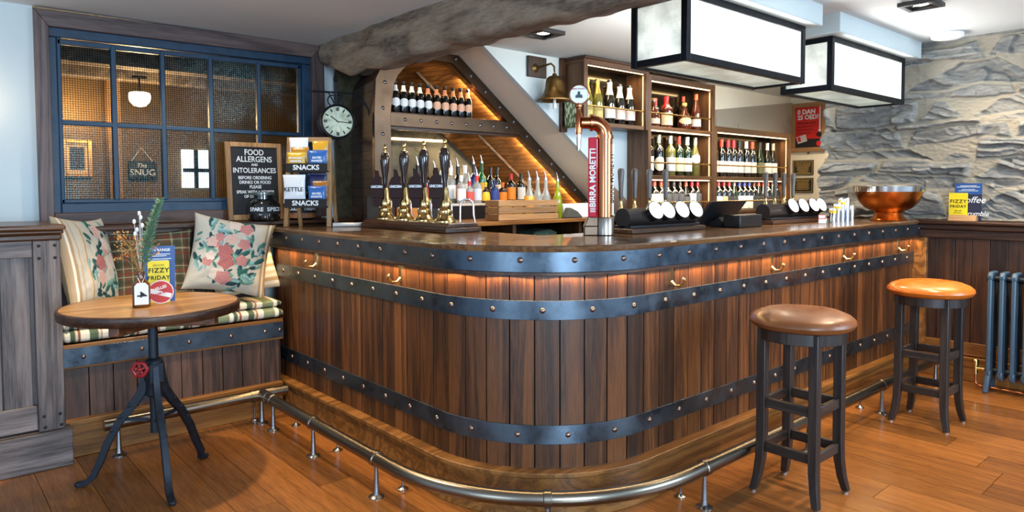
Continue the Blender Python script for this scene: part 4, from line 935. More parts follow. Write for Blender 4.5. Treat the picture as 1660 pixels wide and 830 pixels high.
# spirits on the riser
SP = [ # x, height, shape, glass, label, cap, pourer, description
 (2.735, .27, 'bordeaux', 'dark', '#e9e6dd', '#22201f', 1, 'black glass spirit bottle with a white label'), (2.81, .26, 'spirit', 'brown', '#a9382c', '#2a1512', 0, 'brown spirit bottle with a dark red label'),
 (2.882, .24, 'spirit', 'clear', '#d8793a', '#1c1c1e', 1, 'clear spirit bottle with an orange label'), (2.953, .33, 'spirit', 'frost', '#dfe5ea', '#2557a8', 0, 'tall frosted bottle with a blue cap'),
 (3.024, .26, 'spirit', 'clear', '#f0f0ee', '#efefef', 1, 'clear bottle with a white label and white neck'), (3.087, .27, 'bordeaux', 'dark', '#8f1b1b', '#151515', 1, 'dark bottle with a red label'),
 (3.155, .28, 'spirit', 'clear', '#e8e8e6', '#f2f2f2', 0, 'clear bottle with a white screw cap'), (3.235, .29, 'spirit', 'blue', '#3b62b5', '#101318', 1, 'dark blue gin bottle'),
 (3.313, .30, 'bordeaux', 'emerald', '#e9b43a', '#0b4a23', 1, 'tall emerald green bottle with a yellow label'), (3.40, .27, 'bordeaux', 'dark', '#2a2a2c', '#0c0c0d', 0, 'plain black wine shaped bottle'),
 (3.466, .27, 'bordeaux', 'dark', '#dcd5c2', '#101012', 0, 'black bottle with a cream label')]
for x, h, s, g, l, c, po, d in SP:
    bottle('spirit_bottle', d+' in the back row of alcove spirits', x, 4.14, 1.259, s, G[g], lm(l), cm(c), .035, h, .78, (.12, .5), False, bool(po), None, 'spirit bottles on the alcove riser')
SP2 = [(3.0, .20, 'spirit', 'clear', '#f2f2f0', '#e8e8ea', 0, 'short clear bottle with a white label'), (3.075, .16, 'spirit', 'clear', '#c4473c', '#c8322d', 1, 'short clear bottle with a red cap'), (3.145, .20, 'spirit', 'clear', '#b9c2d4', '#c8322d', 1, 'clear bottle with a red neck'),
 (3.225, .15, 'round', 'brown', '#f0b323', '#e9b92c', 0, 'round brown bottle with a yellow label'), (3.31, .17, 'spirit', 'blue', '#27408c', '#14224a', 0, 'small blue bottle'), (3.39, .15, 'spirit', 'brown', '#e07f22', '#d06b1b', 0, 'small brown bottle with an orange label'),
 (3.475, .22, 'bordeaux', 'dark', '#e8862a', '#b3261e', 0, 'dark bottle with an orange label and red neck'), (3.575, .22, 'bordeaux', 'dark', '#d8d8d4', '#121214', 0, 'dark bottle with a grey label'), (2.77, .20, 'round', 'red', '#d9c33c', '#8f1515', 0, 'red bottle with a yellow label'), (3.68, .15, 'round', 'dark', '#101114', '#1b1b1d', 0, 'squat black bottle')]
for x, h, s, g, l, c, po, d in SP2:
    bottle('spirit_bottle', d+' in the alcove front row', x, 3.985, 1.259, s, G[g], lm(l), cm(c), .034, h, .78, (.10, .52), False, bool(po), None, 'spirit bottles on the alcove riser')
# crate with three juice bottles
p = thing('wooden_crate', 'pale slatted wooden crate on the back counter holding juice bottles', 'crate', (3.245, 3.60, 1.146), math.radians(-2))
m = MB()
for z in (.0, .047, .094):
    m.r = R.random(); m.box(-.27, .27, -.075, -.066, z+.002, z+.042); m.r = R.random(); m.box(-.27, .27, .066, .075, z+.002, z+.042); m.r = R.random()
    m.box(-.27, -.261, -.066, .066, z+.002, z+.042); m.box(.261, .27, -.066, .066, z+.002, z+.042)
part(m, 'slat', PINEX, p, .001)
m = MB()
for x in (-.255, -.03, .255):
    for y in (-.058, .058): m.box(x-.008, x+.008, y-.008, y+.008, 0, .136)
part(m, 'corner_batten', PINEZ, p); m = MB(); m.box(-.26, .26, -.065, .065, .001, .008); part(m, 'base', PINEX, p)
for i, (x, g, d) in enumerate(((3.32, 'yellow', 'orange juice bottle with a steel pourer at the front of the wooden crate'), (3.40, 'clear', 'clear bottle with a steel pourer beside the orange juice'), (3.48, 'clear', 'clear bottle with a steel pourer at the right end of the crate'))):
    b_ = bottle('juice_bottle', d, x-.01, 3.60, 1.155, 'burgundy', G['clear'], None, None, .037, .27, .8, (.1, .4), False, True, None, 'pourer bottles in the crate')
    if i == 0: m = MB(); m.lathe([(.0001, .002), (.0375, .004), (.0375, .155), (.0001, .156)], 20); part(m, 'juice', G['yellow'], b_)
bottle('syrup_bottle', 'tall green bottle with pourer standing right of the wooden crate', 3.575, 3.585, 1.146, 'burgundy', G['lime'], None, None, .034, .27, .8, (.1, .4), False, True)
m = MB(); m.prism([(-.15, .0), (.13, .0), (.16, .105), (-.17, .10)], 'y', -.06, .06); m.prism([(.13, 0), (.15, 0), (.19, .08), (.165, .1)], 'y', -.05, .05); o = part(m, 'napkin_holder', pm('napkin_white', '#e9ebec', .75, noise_amt=.06, nscale=60), None, .004, loc=(3.80, 3.64, 1.146)); tag(o, 'white paper napkins fanned out on the back counter at the foot of the stairs', 'napkins')
m = MB(); m.prism([(-.1, 0), (.08, 0), (.02, .05), (-.06, .08)], 'y', -.03, .03); o = part(m, 'bar_cloth', pm('grey_cloth', '#4a4c48', .9), None, .01, loc=(3.70, 3.545, 1.146)); tag(o, 'crumpled dark cloth in front of the white napkins', 'cloth')
# small chalkboard left of the pumps
p = thing('chalk_sign', 'small chalk sign with a price standing left of the hand pumps', 'sign', (2.272, 3.864, 1.126), 0); m = MB(); m.prism([(-.1, 0), (.1, 0), (.1, .2), (.06, .215), (-.1, .19)], 'y', -.004, .004); part(m, 'board', SLATE, p)
text('COF', .06, (.035, -.0045, .135), FRONT, CHALK, p, bold=.001); text('\u00a38', .07, (.045, -.0045, .06), FRONT, CHALK, p, bold=.001)
# ================================================================ WINE SHELVES ON THE BACK WALL
MIRR = pm('dark_mirror', '#3a3226', .1, .85)
def railbar(x0, x1, y, z, p):
    m = MB(); m.cyl((x0, y, z), (x1, y, z), .0065, n=10); part(m, 'gallery_rail', pm('rail_brass', '#b99b62', .25, 1), p)
def ledbox(x0, x1, y, z, zb, p, power):
    m = MB(); m.box(x0, x1, y, y+.012, z-.008, z); part(m, 'light_strip', LED, p)
    m = MB(); m.box(x1-.004, x1, y, y+.008, zb, z-.02); part(m, 'light_strip', pm('led_side', '#ffdca8', .5, emit='#ffc070', estr=1.0), p)
    strip((x0+.02, y+.02, z-.02), (x1-.02, y+.02, z-.02), power*.55, 0, .02, (1, .78, .48), (0, .35, -.9))
cb = thing('wine_cabinet', 'tall oak wine cabinet with lit shelves, its left part hung high on the wall', 'cabinet')
F, K = 3.30, 3.495
def frame(x0, x1, z0, z1, name, p):
    m = MB(); m.box(x0, x1, F, K, z1-.03, z1); part(m, 'top_board', CABX, p, .003); m = MB(); m.box(x0, x1, F, K, z0, z0+.03); part(m, 'bottom_board', CABX, p, .003)
    for a, b, c, d in ((x0, x0+.03, x0-.004, x0+.034), (x1-.03, x1, x1-.034, x1+.004)):
        m = MB(); m.box(a, b, F, K, z0+.03, z1-.03); m.box(c, d, F-.012, F, z0, z1); part(m, 'side_panel', CABZ, p, .003)
    m = MB(); m.box(x0+.03, x1-.03, F-.012, F, z1-.045, z1); part(m, 'top_moulding', CABX, p, .004)
    m = MB(); m.box(x0+.03, x1-.03, K-.015, K-.002, z0+.03, z1-.03); part(m, 'mirror_back', MIRR, p)
frame(3.54, 4.25, 1.80, 2.262, 'wing', cb)
frame(4.25, 5.14, 1.142, 2.225, 'tower', cb)
m = MB(); m.box(3.5, 3.56, 3.47, 3.497, 1.76, 2.28); m.box(3.53, 5.16, F-.03, K, 2.255, 2.275); part(m, 'cornice', DARKX, cb, .004)
m = MB()
for z in (1.84, 1.462): m.box(4.28, 5.11, F-.008, K, z-.028, z)
part(m, 'shelf', CABX, cb, .003)
railbar(3.57, 4.22, F+.006, 1.94, cb); railbar(4.28, 5.11, F+.006, 1.94, cb); railbar(4.28, 5.11, F+.006, 1.56, cb); railbar(4.28, 5.11, F+.006, 1.25, cb)
ledbox(3.575, 4.215, F+.012, 2.225, 1.83, cb, 4); ledbox(4.285, 5.105, F+.012, 2.185, 1.84, cb, 4); ledbox(4.285, 5.105, F+.012, 1.81, 1.46, cb, 4); ledbox(4.285, 5.105, F+.012, 1.43, 1.15, cb, 4)
lc = thing('wine_cabinet', 'low oak wine cabinet with two lit shelves of wine, right of the tall one', 'cabinet')
frame(5.15, 6.45, 1.142, 1.885, 'body', lc)
m = MB(); m.box(5.18, 6.42, F-.008, K, 1.434, 1.462); part(m, 'shelf', CABX, lc, .003)
m = MB(); m.box(6.45, 6.5, 3.40, K, 1.14, 1.90); part(m, 'end_board', BLACK, lc, .003)
railbar(5.18, 6.42, F+.006, 1.56, lc); railbar(5.18, 6.42, F+.006, 1.25, lc)
ledbox(5.19, 6.415, F+.012, 1.84, 1.47, lc, 6); ledbox(5.19, 6.415, F+.012, 1.43, 1.15, lc, 6)
BYW = 3.405
def row(z, xs, what, where, grp, spec):
    for i, x in enumerate(xs):
        d, kw = spec(i); kw = dict(kw); dx = kw.pop('dy', 0); rz = kw.pop('rz', None)
        bottle(what, '%s, %s from left %s' % (d, ORD[i], where), x, BYW+dx, z, group=grp, rz=-.25 if rz is None else rz, **kw)
W = 'bordeaux'
row(1.831, (3.69, 3.80, 3.935, 4.05, 4.165), 'champagne_bottle', 'on high left shelf', 'sparkling wine on the high left shelf', lambda i: (
    ('gold sparkling wine bottle, gold foil neck', dict(shape='champagne', glass=G['gold'], label=lm('#b9ab66'), cap=cm('#bfa95c', 1), r=.043, h=.325, cap_from=.66, lab=(.12, .36))) if i < 2 else
    ('dark champagne bottle, pale foil neck', dict(shape='champagne', glass=G['dark'], label=lm('#e7cfc4' if i > 2 else '#d9d6cf'), cap=cm('#e3cfc0', 0), r=.043, h=.33 if i == 2 else .31, cap_from=.66, lab=(.14, .38)))))
for i, (x, y, d, kw) in enumerate((
    (4.455, 3.40, 'round bourbon bottle with a wooden stopper, at the left end of the whisky shelf', dict(shape='round', glass=G['amber'], label=lm('#c9bfa4'), cap=cm('#8d6a45'), r=.05, h=.23, cap_from=.9, lab=(.12, .3))),
    (4.535, 3.442, 'red capped bottle standing behind the round bourbon bottle', dict(shape='spirit', glass=G['dark'], label=lm('#8d2b23'), cap=cm('#a3262a'), r=.036, h=.24, cap_from=.74)),
    (4.62, 3.40, 'squat bourbon bottle dipped in bright red wax with a cream label', dict(shape='spirit', glass=G['amber'], label=lm('#dcc9a0'), cap=cm('#d01f26'), r=.050, h=.255, cap_from=.62, lab=(.1, .48))),
    (4.835, 3.378, 'bell shaped brandy flask with a round seal on the whisky shelf', dict(shape='round', glass=G['amber'], label=lm('#cdbb94'), cap=cm('#c5a45e'), r=.058, h=.22, cap_from=.86, lab=(.2, .44), oval=True)),
    (4.905, 3.44, 'tall dark cognac bottle with a red neck behind the bell shaped flask', dict(shape='bordeaux', glass=G['brown'], label=lm('#b8a483'), cap=cm('#a8402a'), r=.036, h=.285, cap_from=.84)),
    (5.03, 3.40, 'tall amber cognac bottle with an orange neck, right end of the whisky shelf', dict(shape='burgundy', glass=G['amber'], label=lm('#e5d4cf'), cap=cm('#d4562e'), r=.042, h=.31, cap_from=.84, lab=(.12, .32))))):
    bottle('spirit_bottle', d, x, y, 1.841, group='whisky and brandy on the upper shelf', rz=-.2, **kw)
WM = [('dark wine bottle, white label, white cap', 'dark', '#ece9e0', '#d8d4c8', W), ('dark wine bottle, oval cream label', 'dark', '#d9cfb4', '#7d8f86', W), ('pale wine bottle with silver cap', 'white', '#b7bac0', '#a9aeb8', W),
      ('green wine bottle with red cap', 'green', '#d9d6a4', '#b8352c', W), ('dark wine bottle with pale cap', 'green', '#e6e3d9', '#e0e2d6', W), ('wine bottle with round white label', 'white', '#f2f1ec', '#b0aa98', 'burgundy'), ('plain golden wine bottle', 'gold', '#8d8448', '#8c8052', 'burgundy')]
row(1.463, (4.40, 4.53, 4.685, 4.80, 4.915, 5.03), 'wine_bottle', 'on tall cabinet middle shelf', 'wine on the middle shelf of the tall cabinet', lambda i: (WM[i][0], dict(shape=WM[i][4], glass=G[WM[i][1]], label=lm(WM[i][2]), cap=cm(WM[i][3]), r=.041, h=.325, lab=(.12, .46) if i != 5 else (.34, .56), oval=i in (1, 5), dy=.045 if i == 6 else 0)))
WL = ['#d2432f', '#d2432f', '#27272a', '#2b2b2e', '#3a3a3c', '#d2492f', '#c22231', '#a81f2c']
WN = ['orange red', 'orange red', 'black', 'black', 'charcoal', 'orange', 'crimson', 'dark crimson']
row(1.143, (4.475, 4.56, 4.645, 4.73, 4.815, 4.90, 4.985, 5.067), 'wine_bottle', 'on tall cabinet bottom shelf', 'wine on the bottom shelf of the tall cabinet', lambda i: ('dark wine bottle with %s cap' % WN[i], dict(shape='burgundy' if i == 5 else W, glass=G['dark'], label=lm('#e6e2d8' if i in (0, 1, 6) else '#4a4c50'), cap=cm(WL[i]), r=.039, h=.295, lab=(.22, .6))))
EL = ['#c9402f', '#c9402f', '#b52a33', '#b52a33', '#1f1f21', '#e2ddd2', '#d14a33', '#2c2a22', '#d8d4c8', '#a89f86']
EN = ['red', 'red', 'crimson', 'crimson', 'black', 'white', 'orange red', 'dark olive', 'pale', 'tan']
row(1.463, (5.31, 5.43, 5.535, 5.625, 5.72, 5.84, 5.945, 6.08, 6.22, 6.33), 'wine_bottle', 'on low cabinet upper shelf', 'wine on the upper shelf of the low cabinet', lambda i: ('%s wine bottle with %s cap' % ('olive' if i == 7 else 'dark', EN[i]), dict(shape='burgundy' if i in (7, 8, 9) else W, glass=G['green' if i == 7 else 'dark'], label=lm('#e6e0d2' if i != 7 else '#6d6844'), cap=cm(EL[i]), r=.041, h=.33, lab=(.12, .42))))
FL_ = ['#c4273a', '#c4273a', '#c4273a', '#c4273a', '#6d7078', '#2b45a8', '#2b45a8', '#2b45a8', '#5b2b1d', '#d4503a', '#d4503a', '#cf4030', '#6b6b62', '#b8352c']
FN = ['crimson', 'crimson', 'crimson', 'crimson', 'grey', 'blue', 'blue', 'blue', 'brown', 'orange', 'orange', 'orange red', 'grey green', 'red']
row(1.143, (5.30, 5.385, 5.47, 5.555, 5.64, 5.725, 5.81, 5.895, 5.98, 6.065, 6.15, 6.235, 6.32, 6.395), 'wine_bottle', 'on low cabinet lower shelf', 'wine on the lower shelf of the low cabinet', lambda i: ('wine bottle with %s cap' % FN[i], dict(shape='burgundy' if i in (4, 9, 10, 12) else W, glass=G['green' if i in (4, 12) else 'dark'], label=lm('#e8e4da' if i in (0, 1, 5, 6, 7) else '#cfa884' if i == 2 else '#303236'), cap=cm(FL_[i]), r=.039, h=.30, lab=(.12, .5))))
# leafy patterned board on the cabinet's left side
t = NT('leaf_pattern'); tc = t.new('ShaderNodeTexCoord'); mp = t.new('ShaderNodeMapping'); mp.inputs['Rotation'].default_value = (.5, .9, .3); mp.inputs['Scale'].default_value = (60, 60, 22); t.link(tc.outputs['Object'], mp.inputs['Vector'])
vo = t.new('ShaderNodeTexVoronoi', i_Scale=1.0); t.link(mp.outputs[0], vo.inputs['Vector']); rp = t.new('ShaderNodeValToRGB'); rp.color_ramp.elements[0].color = rgba('#cdd0a8'); rp.color_ramp.elements[1].color = rgba('#4d5f38'); rp.color_ramp.elements[0].position = .35; rp.color_ramp.elements[1].position = .5
t.link(vo.outputs['Distance'], rp.inputs[0]); t.link(rp.outputs[0], t.b.inputs['Base Color'])
m = MB(); m.box(-.012, .012, -.075, .075, -.11, .11); o = part(m, 'patterned_tin', t.m, None, .02, loc=(3.515, 3.375, 1.895)); tag(o, 'green leaf patterned panel with rounded corners on the side of the tall cabinet', 'panel')
# grey board above the low cabinet
m = MB(); m.prism([(5.46, 1.90), (6.835, 1.90), (6.835, 2.232), (5.46, 2.062)], 'y', 3.47, 3.498); o = part(m, 'wall_panel', pm('taupe_panel', '#9c9384', .35, noise_amt=.05, nscale=3), None, .003); tag(o, 'plain taupe panel with a sloping top edge above the low wine cabinet', 'panel')
# ================================================================ WALL THINGS
p = thing('ship_bell', 'brass bell with rope pull on a dark wooden wall board', 'bell', (3.275, 3.497, 2.19))
m = MB(); m.r = .3; m.box(-.085, .085, -.022, 0, -.07, .07); part(m, 'wall_board', DARKZ, p, .004)
m = MB(); m.lathe([(.026, 0), (.018, .006), (.0001, .012)], 14); m.X = Matrix.Translation((-.02, -.022, -.01)) @ Matrix.Rotation(PI/2, 4, 'X'); m.v = []; m.f = []; m.mi = []; m.rn = []; m.lathe([(.03, 0), (.018, .008), (.0001, .014)], 14); m.X = None
m.tube([(-.02, -.03, -.01), (.0, -.09, .0), (.02, -.13, .01), (.035, -.145, -.01), (.037, -.147, -.05)], [.008, .007, .007, .007, .006], 10); part(m, 'bracket', BRASSD, p)
m = MB(); m.lathe([(.0001, -.055), (.012, -.056), (.016, -.07), (.04, -.078), (.055, -.092), (.060, -.115), (.066, -.16), (.078, -.195), (.105, -.222), (.118, -.232), (.118, -.24), (.105, -.237), (.07, -.195)], 32, (.037, -.147, 0)); part(m, 'bell', BRASSD, p)
m = MB(); m.cyl((.037, -.147, -.20), (.037, -.147, -.29), .009, .012, n=10); part(m, 'rope_pull', PAPER, p)
p = thing('framed_poster', 'red poster about age checks in an oak frame on the cream wall', 'poster', (6.848, 3.302, 1.972), -PI/2)
w_, h_ = .179, .244; m = MB()
for q in ((-w_, w_, -h_, -h_+.042), (-w_, w_, h_-.042, h_), (-w_, -w_+.042, -h_+.042, h_-.042), (w_-.042, w_, -h_+.042, h_-.042)): m.box(q[0], q[1], -.028, 0, q[2], q[3])
part(m, 'frame', PINEX, p, .004)
m = MB(); m.box(-.137, .137, -.008, 0, -.202, .202); part(m, 'print', pm('poster_red', '#d3231d', .5), p)
m = MB(); m.box(-.135, .135, -.0086, -.008, -.20, -.115); part(m, 'black_band', INK, p)
text('0 DAN', .062, (-.118, -.009, .155), FRONT, CHALK, p, bold=.0022, align='LEFT'); text('25 OED?', .062, (-.118, -.009, .10), FRONT, CHALK, p, bold=.0022, align='LEFT', sx=.95)
for i, s in enumerate(('Bydd angen prawf', 'adnabod arnoch i', 'brynu alcohol os', 'ydych dan 25')): text(s, .026, (-.118, -.009, .045-.034*i), FRONT, INK, p, align='LEFT')
m = MB(); m.prism([(.105, .2), (.12, .2), (.12, -.03), (.132, -.03), (.1125, -.06), (.093, -.03), (.105, -.03)], 'y', -.0088, -.008); part(m, 'arrow', CHALK, p)
m = MB(); m.X = Matrix.Translation((-.07, 0, -.115)) @ Matrix.Rotation(-.25, 4, 'Y'); m.box(-.05, .05, -.0092, -.0086, -.035, .035); part(m, 'card_picture', pm('card_grey', '#c9c2c2', .6), p)
m = MB(); m.X = Matrix.Translation((-.095, 0, -.12)) @ Matrix.Rotation(-.25, 4, 'Y'); m.box(-.015, .015, -.0096, -.0092, -.02, .025); part(m, 'card_portrait', pm('poster_red', '', .5), p)
for z, c in ((-.075, INK), (-.165, pm('poster_red', '', .5))): m = MB(); m.X = Matrix.Translation((.105, -.0086, z)) @ Matrix.Rotation(PI/2, 4, 'X'); m.lathe([(.0001, .001), (.026, .001), (.026, 0)], 20); part(m, 'round_mark', c, p)
m = MB(); m.ball((0, -.01, -h_-.012), .011, 10); part(m, 'fixing', BRASSD, p)
GOLDT = pm('gold_lettering', '#b99a4d', .5)
for k, (z, tx, lb) in enumerate(((1.57, ('WINE BY THE GLASS', 7), 'upper black and gold notice plaque under the framed poster'), (1.392, ('SPIRITS MEASURES', 6), 'lower black and gold notice plaque under the framed poster'))):
    p = thing('plaque', lb, 'plaque', (6.848, 3.355, z), -PI/2, 'black and gold plaques'); m = MB(); m.box(-.107, .107, -.01, 0, -.075, .075); part(m, 'plate', INK, p, .002)
    m = MB()
    for q in ((-.098, .098, .062, .066), (-.098, .098, -.066, -.062), (-.098, -.094, -.062, .062), (.094, .098, -.062, .062)): m.box(q[0], q[1], -.0108, -.01, q[2], q[3])
    part(m, 'border', GOLDT, p); text(tx[0], .017, (0, -.0108, .045), FRONT, GOLDT, p, bold=.0004)
    m = MB()
    for i in range(tx[1]): wd = .05+.03*R.random(); m.box(-wd, wd, -.0106, -.01, .026-.0135*i, .026-.0135*i+.005)
    part(m, 'printed_lines', GOLDT, p)
# two faced clock on a scrolled bracket
p = thing('station_clock', 'round black station clock on a scrolled iron bracket beside the window', 'clock', (2.066, 4.05, 1.784), math.radians(-14))
m = MB(); m.X = Matrix.Rotation(PI/2, 4, 'X'); m.lathe([(.094, .045), (.100, .052), (.108, .048), (.108, .03), (.100, .025), (.100, -.025), (.108, -.03), (.108, -.048), (.100, -.052), (.094, -.045)], 40, caps=False); part(m, 'case', IRON, p)
m = MB(); m.X = Matrix.Rotation(PI/2, 4, 'X'); m.lathe([(.0001, .044), (.097, .044)], 40); m.lathe([(.0001, -.044), (.097, -.044)], 40); part(m, 'dial', pm('clock_dial', '#dfe6cc', .35), p)
m = MB()
for i in range(12):
    a = i*PI/6; m.X = Matrix.Rotation(a, 4, 'Y'); m.box(-.004, .004, -.0455, -.044, .066, .088)
    if i % 3 == 0: m.box(-.009, -.006, -.0455, -.044, .066, .088); m.box(.006, .009, -.0455, -.044, .066, .088)
m.X = Matrix.Rotation(-.95, 4, 'Y'); m.box(-.003, .003, -.0465, -.045, -.01, .055); m.X = Matrix.Rotation(1.65, 4, 'Y'); m.box(-.002, .002, -.0472, -.045, -.01, .078); m.X = None
part(m, 'numerals_and_hands', INK, p)
m = MB(); m.tube([(-.15, 0, .185), (.0, 0, .186), (.11, 0, .184), (.17, 0, .15), (.21, .01, .09), (.232, .02, 0), (.236, .02, -.12)], .006, 8)
m.cyl((0, 0, .10), (0, 0, .26), .007, n=10); m.lathe([(.004, .25), (.014, .262), (.012, .28), (.0001, .315)], 12)
for sx in (-1, 1): m.tube([(sx*.012, 0, .12), (sx*.03, 0, .155), (sx*.045, 0, .182)], .005, 8); m.tube([(sx*.02+sx*.05*math.cos(a)*.62, 0, .135+.034*math.sin(a)) for a in [2.9-i*.5*1.0 for i in range(11)]], .0045, 8)
m.tube([(-.02, 0, .10), (.02, 0, .10)], .012, 8); part(m, 'bracket', IRON, p)
# ================================================================ ON THE COUNTER
p = thing('pump_base', 'long dark oak base block carrying the four hand pumps on the counter', 'bar fitting', (2.235, 3.395, 1.126))
m = MB(); m.box(-.12, .12, -.45, .45, 0, .026); part(m, 'plinth', DARKY, p, .005)
m = MB(); m.prism([(-.115, .026), (.115, .026), (.095, .05), (-.095, .05)], 'y', -.44, .44); part(m, 'top', DARKY, p, .006)
for i, y in enumerate((3.746, 3.528, 3.32, 3.116)):
    p = thing('hand_pump', 'brass based beer hand pump with dark turned handle, %s from the window side' % ('farthest', 'second', 'third', 'fourth and last')[i] if i else 'brass based beer hand pump with dark turned handle, the one nearest the chalk price sign', 'beer pump', (2.235, y, 1.177), 0, 'hand pumps')
    m = MB(); m.lathe([(.066, 0), (.066, .006), (.056, .012), (.044, .024), (.036, .036), (.040, .05), (.040, .062), (.030, .07), (.034, .082), (.036, .10), (.030, .12), (.022, .14), (.020, .17), (.016, .19)], 28); part(m, 'brass_base', BRASS, p)
    m = MB(); m.lathe([(.012, .18), (.014, .22), (.019, .27), (.027, .32), (.031, .355), (.030, .375), (.022, .40), (.017, .408), (.0001, .41)], 24); part(m, 'handle', pm('pump_handle', '#2a1a14', .16, coat=.8), p)
    m = MB(); m.lathe([(.016, .405), (.016, .412), (.009, .418), (.008, .425), (.013, .432), (.013, .445), (.007, .455), (.0001, .458)], 16); part(m, 'finial', BRASS, p)
    cl = MB(); cl.X = Matrix.Translation((-.056, .004, .135)) @ Matrix.Rotation(math.radians(-45), 4, 'Z')
    cl.prism([(-.04, -.005), (.04, -.005), (.04, .045), (.044, .05), (.044, .075), (.03, .08), (.03, .12), (.018, .125), (.010, .16), (-.012, .165), (-.012, .12), (-.026, .115), (-.044, .075), (-.044, .05), (-.04, .045)], 'y', -.006, .006); cl.prism([(-.02, -.06), (.02, -.06), (.026, -.005), (-.026, -.005)], 'y', -.005, .005)
    clip = part(cl, 'pump_clip', pm('clip_brown', '#2c1512', .5, spec=.2), p, .002)
    tx = text('UNICORN', .021, (0, 0, 0), FRONT, pm('clip_silver', '#cfd0d2', .3, .4), clip, bold=.0005, sx=.74)
    tx.rotation_euler = (PI/2, 0, math.radians(-45)); v = Matrix.Rotation(math.radians(-45), 4, 'Z') @ Vector((0, -.0068, 0)); tx.location = (-.056+v.x, .004+v.y, .135+.062)
    m = MB(); pts = [(.065, -.05, -.002), (.067, -.05, .09)]+[(.067+.03*(1-math.cos(a)), -.05-.02*(1-math.cos(a)), .09+.035*math.sin(a)) for a in [PI*i/8 for i in range(1, 9)]]+[(.128, -.09, .04), (.150, -.10, -.10)]
    m.tube(pts, .006, 10); m.cyl((.150, -.10, -.10), (.152, -.10, -.13), .009); part(m, 'swan_neck', CHROME, p)
m = MB(); m.cyl((2.0, 3.985, 1.139), (2.17, 3.905, 1.139), .013, .012); o = part(m, 'paper_roll', PAPER, None); tag(o, 'small roll of white paper lying on the counter by the barrel side', 'paper')
# copper beer column
p = thing('beer_column', 'tall copper beer column with bent spout and red lit name panel', 'beer tap', (2.625, 2.30, 1.126), math.radians(-41))
m = MB(); m.lathe([(.046, 0), (.046, .085), (.043, .09), (.0001, .09)], 32); m.m = 1; m.box(-.105, -.038, -.03, .04, 0, .045); m.prism([(-.105, .045), (-.038, .045), (-.038, .09), (-.085, .09)], 'y', -.03, .04); part(m, 'foot', [pm('brushed_steel', '#a59a90', .3, 1), BRZ], p, .003)
m = MB(); m.cyl((0, 0, .09), (0, 0, .485), .037, n=32); part(m, 'column', COPPER, p)
m = MB(); m.cyl((0, 0, .478), (0, 0, .496), .042, n=32); EL = [(-.062+.062*math.cos(a), 0, .496+.062*math.sin(a)) for a in [PI/2*i/10 for i in range(11)]]; m.tube(EL, .037, 28); m.tube([(-.062, 0, .558), (-.075, 0, .558)], .042, 28); m.cyl((-.07, 0, .558), (-.118, 0, .558), .03, n=24); part(m, 'elbow', COPPER, p)
m = MB(); m.lathe([(.014, .50), (.017, .52), (.017, .60), (.012, .61), (.012, .63), (.018, .635), (.018, .655), (.0001, .66)], 16, (-.13, 0, 0)); part(m, 'tap_body', COPPER, p)
m = MB(); m.lathe([(.0075, .42), (.010, .44), (.013, .50), (.014, .51)], 14, (-.13, 0, 0)); part(m, 'nozzle', CHROME, p)
m = MB(); m.X = Matrix.Translation((-.13, -.006, .695)) @ Matrix.Rotation(PI/2, 4, 'X'); m.lathe([(.0001, -.02), (.046, -.02), (.05, -.012), (.05, .012), (.046, .014), (.044, .010)], 32, caps=False); lens = part(m, 'tap_lens', COPPER, p)
m = MB(); m.X = Matrix.Translation((-.13, -.0165, .695)) @ Matrix.Rotation(PI/2, 4, 'X'); m.lathe([(.0001, .001), (.045, .0)], 32); part(m, 'badge_face', pm('badge_cream', '#e6e9ea', .4), lens)
text('BIRRA MORETTI', .011, (-.13, -.019, .722), FRONT, pm('badge_red', '#a02028', .5), lens); m = MB(); m.X = Matrix.Translation((-.13, -.018, .69)); m.prism([(-.018, -.012), (.018, -.012), (.014, .004), (.006, .004), (.004, .02), (-.006, .02), (-.01, .004), (-.018, .0)], 'y', -.001, 0); part(m, 'badge_mark', pm('badge_navy', '#1d3340', .5), lens)
m = MB(); m.box(-.082, -.042, -.018, .018, .09, .485); part(m, 'name_panel', pm('panel_red', '#a3142c', .5, emit='#b01030', estr=.25, spec=.2), p, .003)
text('BIRRA MORETTI', .041, (-.062, -.0192, .285), (PI/2, -PI/2, 0), CHALK, p, bold=.0010)
m = MB()
for k in range(3): m.box(-.075, -.049, -.0192, -.018, .115+.008*k, .119+.008*k)
part(m, 'panel_mark', CHALK, p)
m = MB(); m.box(.036, .041, -.022, .012, .1, .45); part(m, 'side_panel', pm('side_panel_white', '#f2f2f4', .4, emit='#ffffff', estr=.5), p)
text('BIRRA MORETTI', .034, (.030, -.0235, .28), (PI/2, -PI/2, 0), INK, p, bold=.0006)
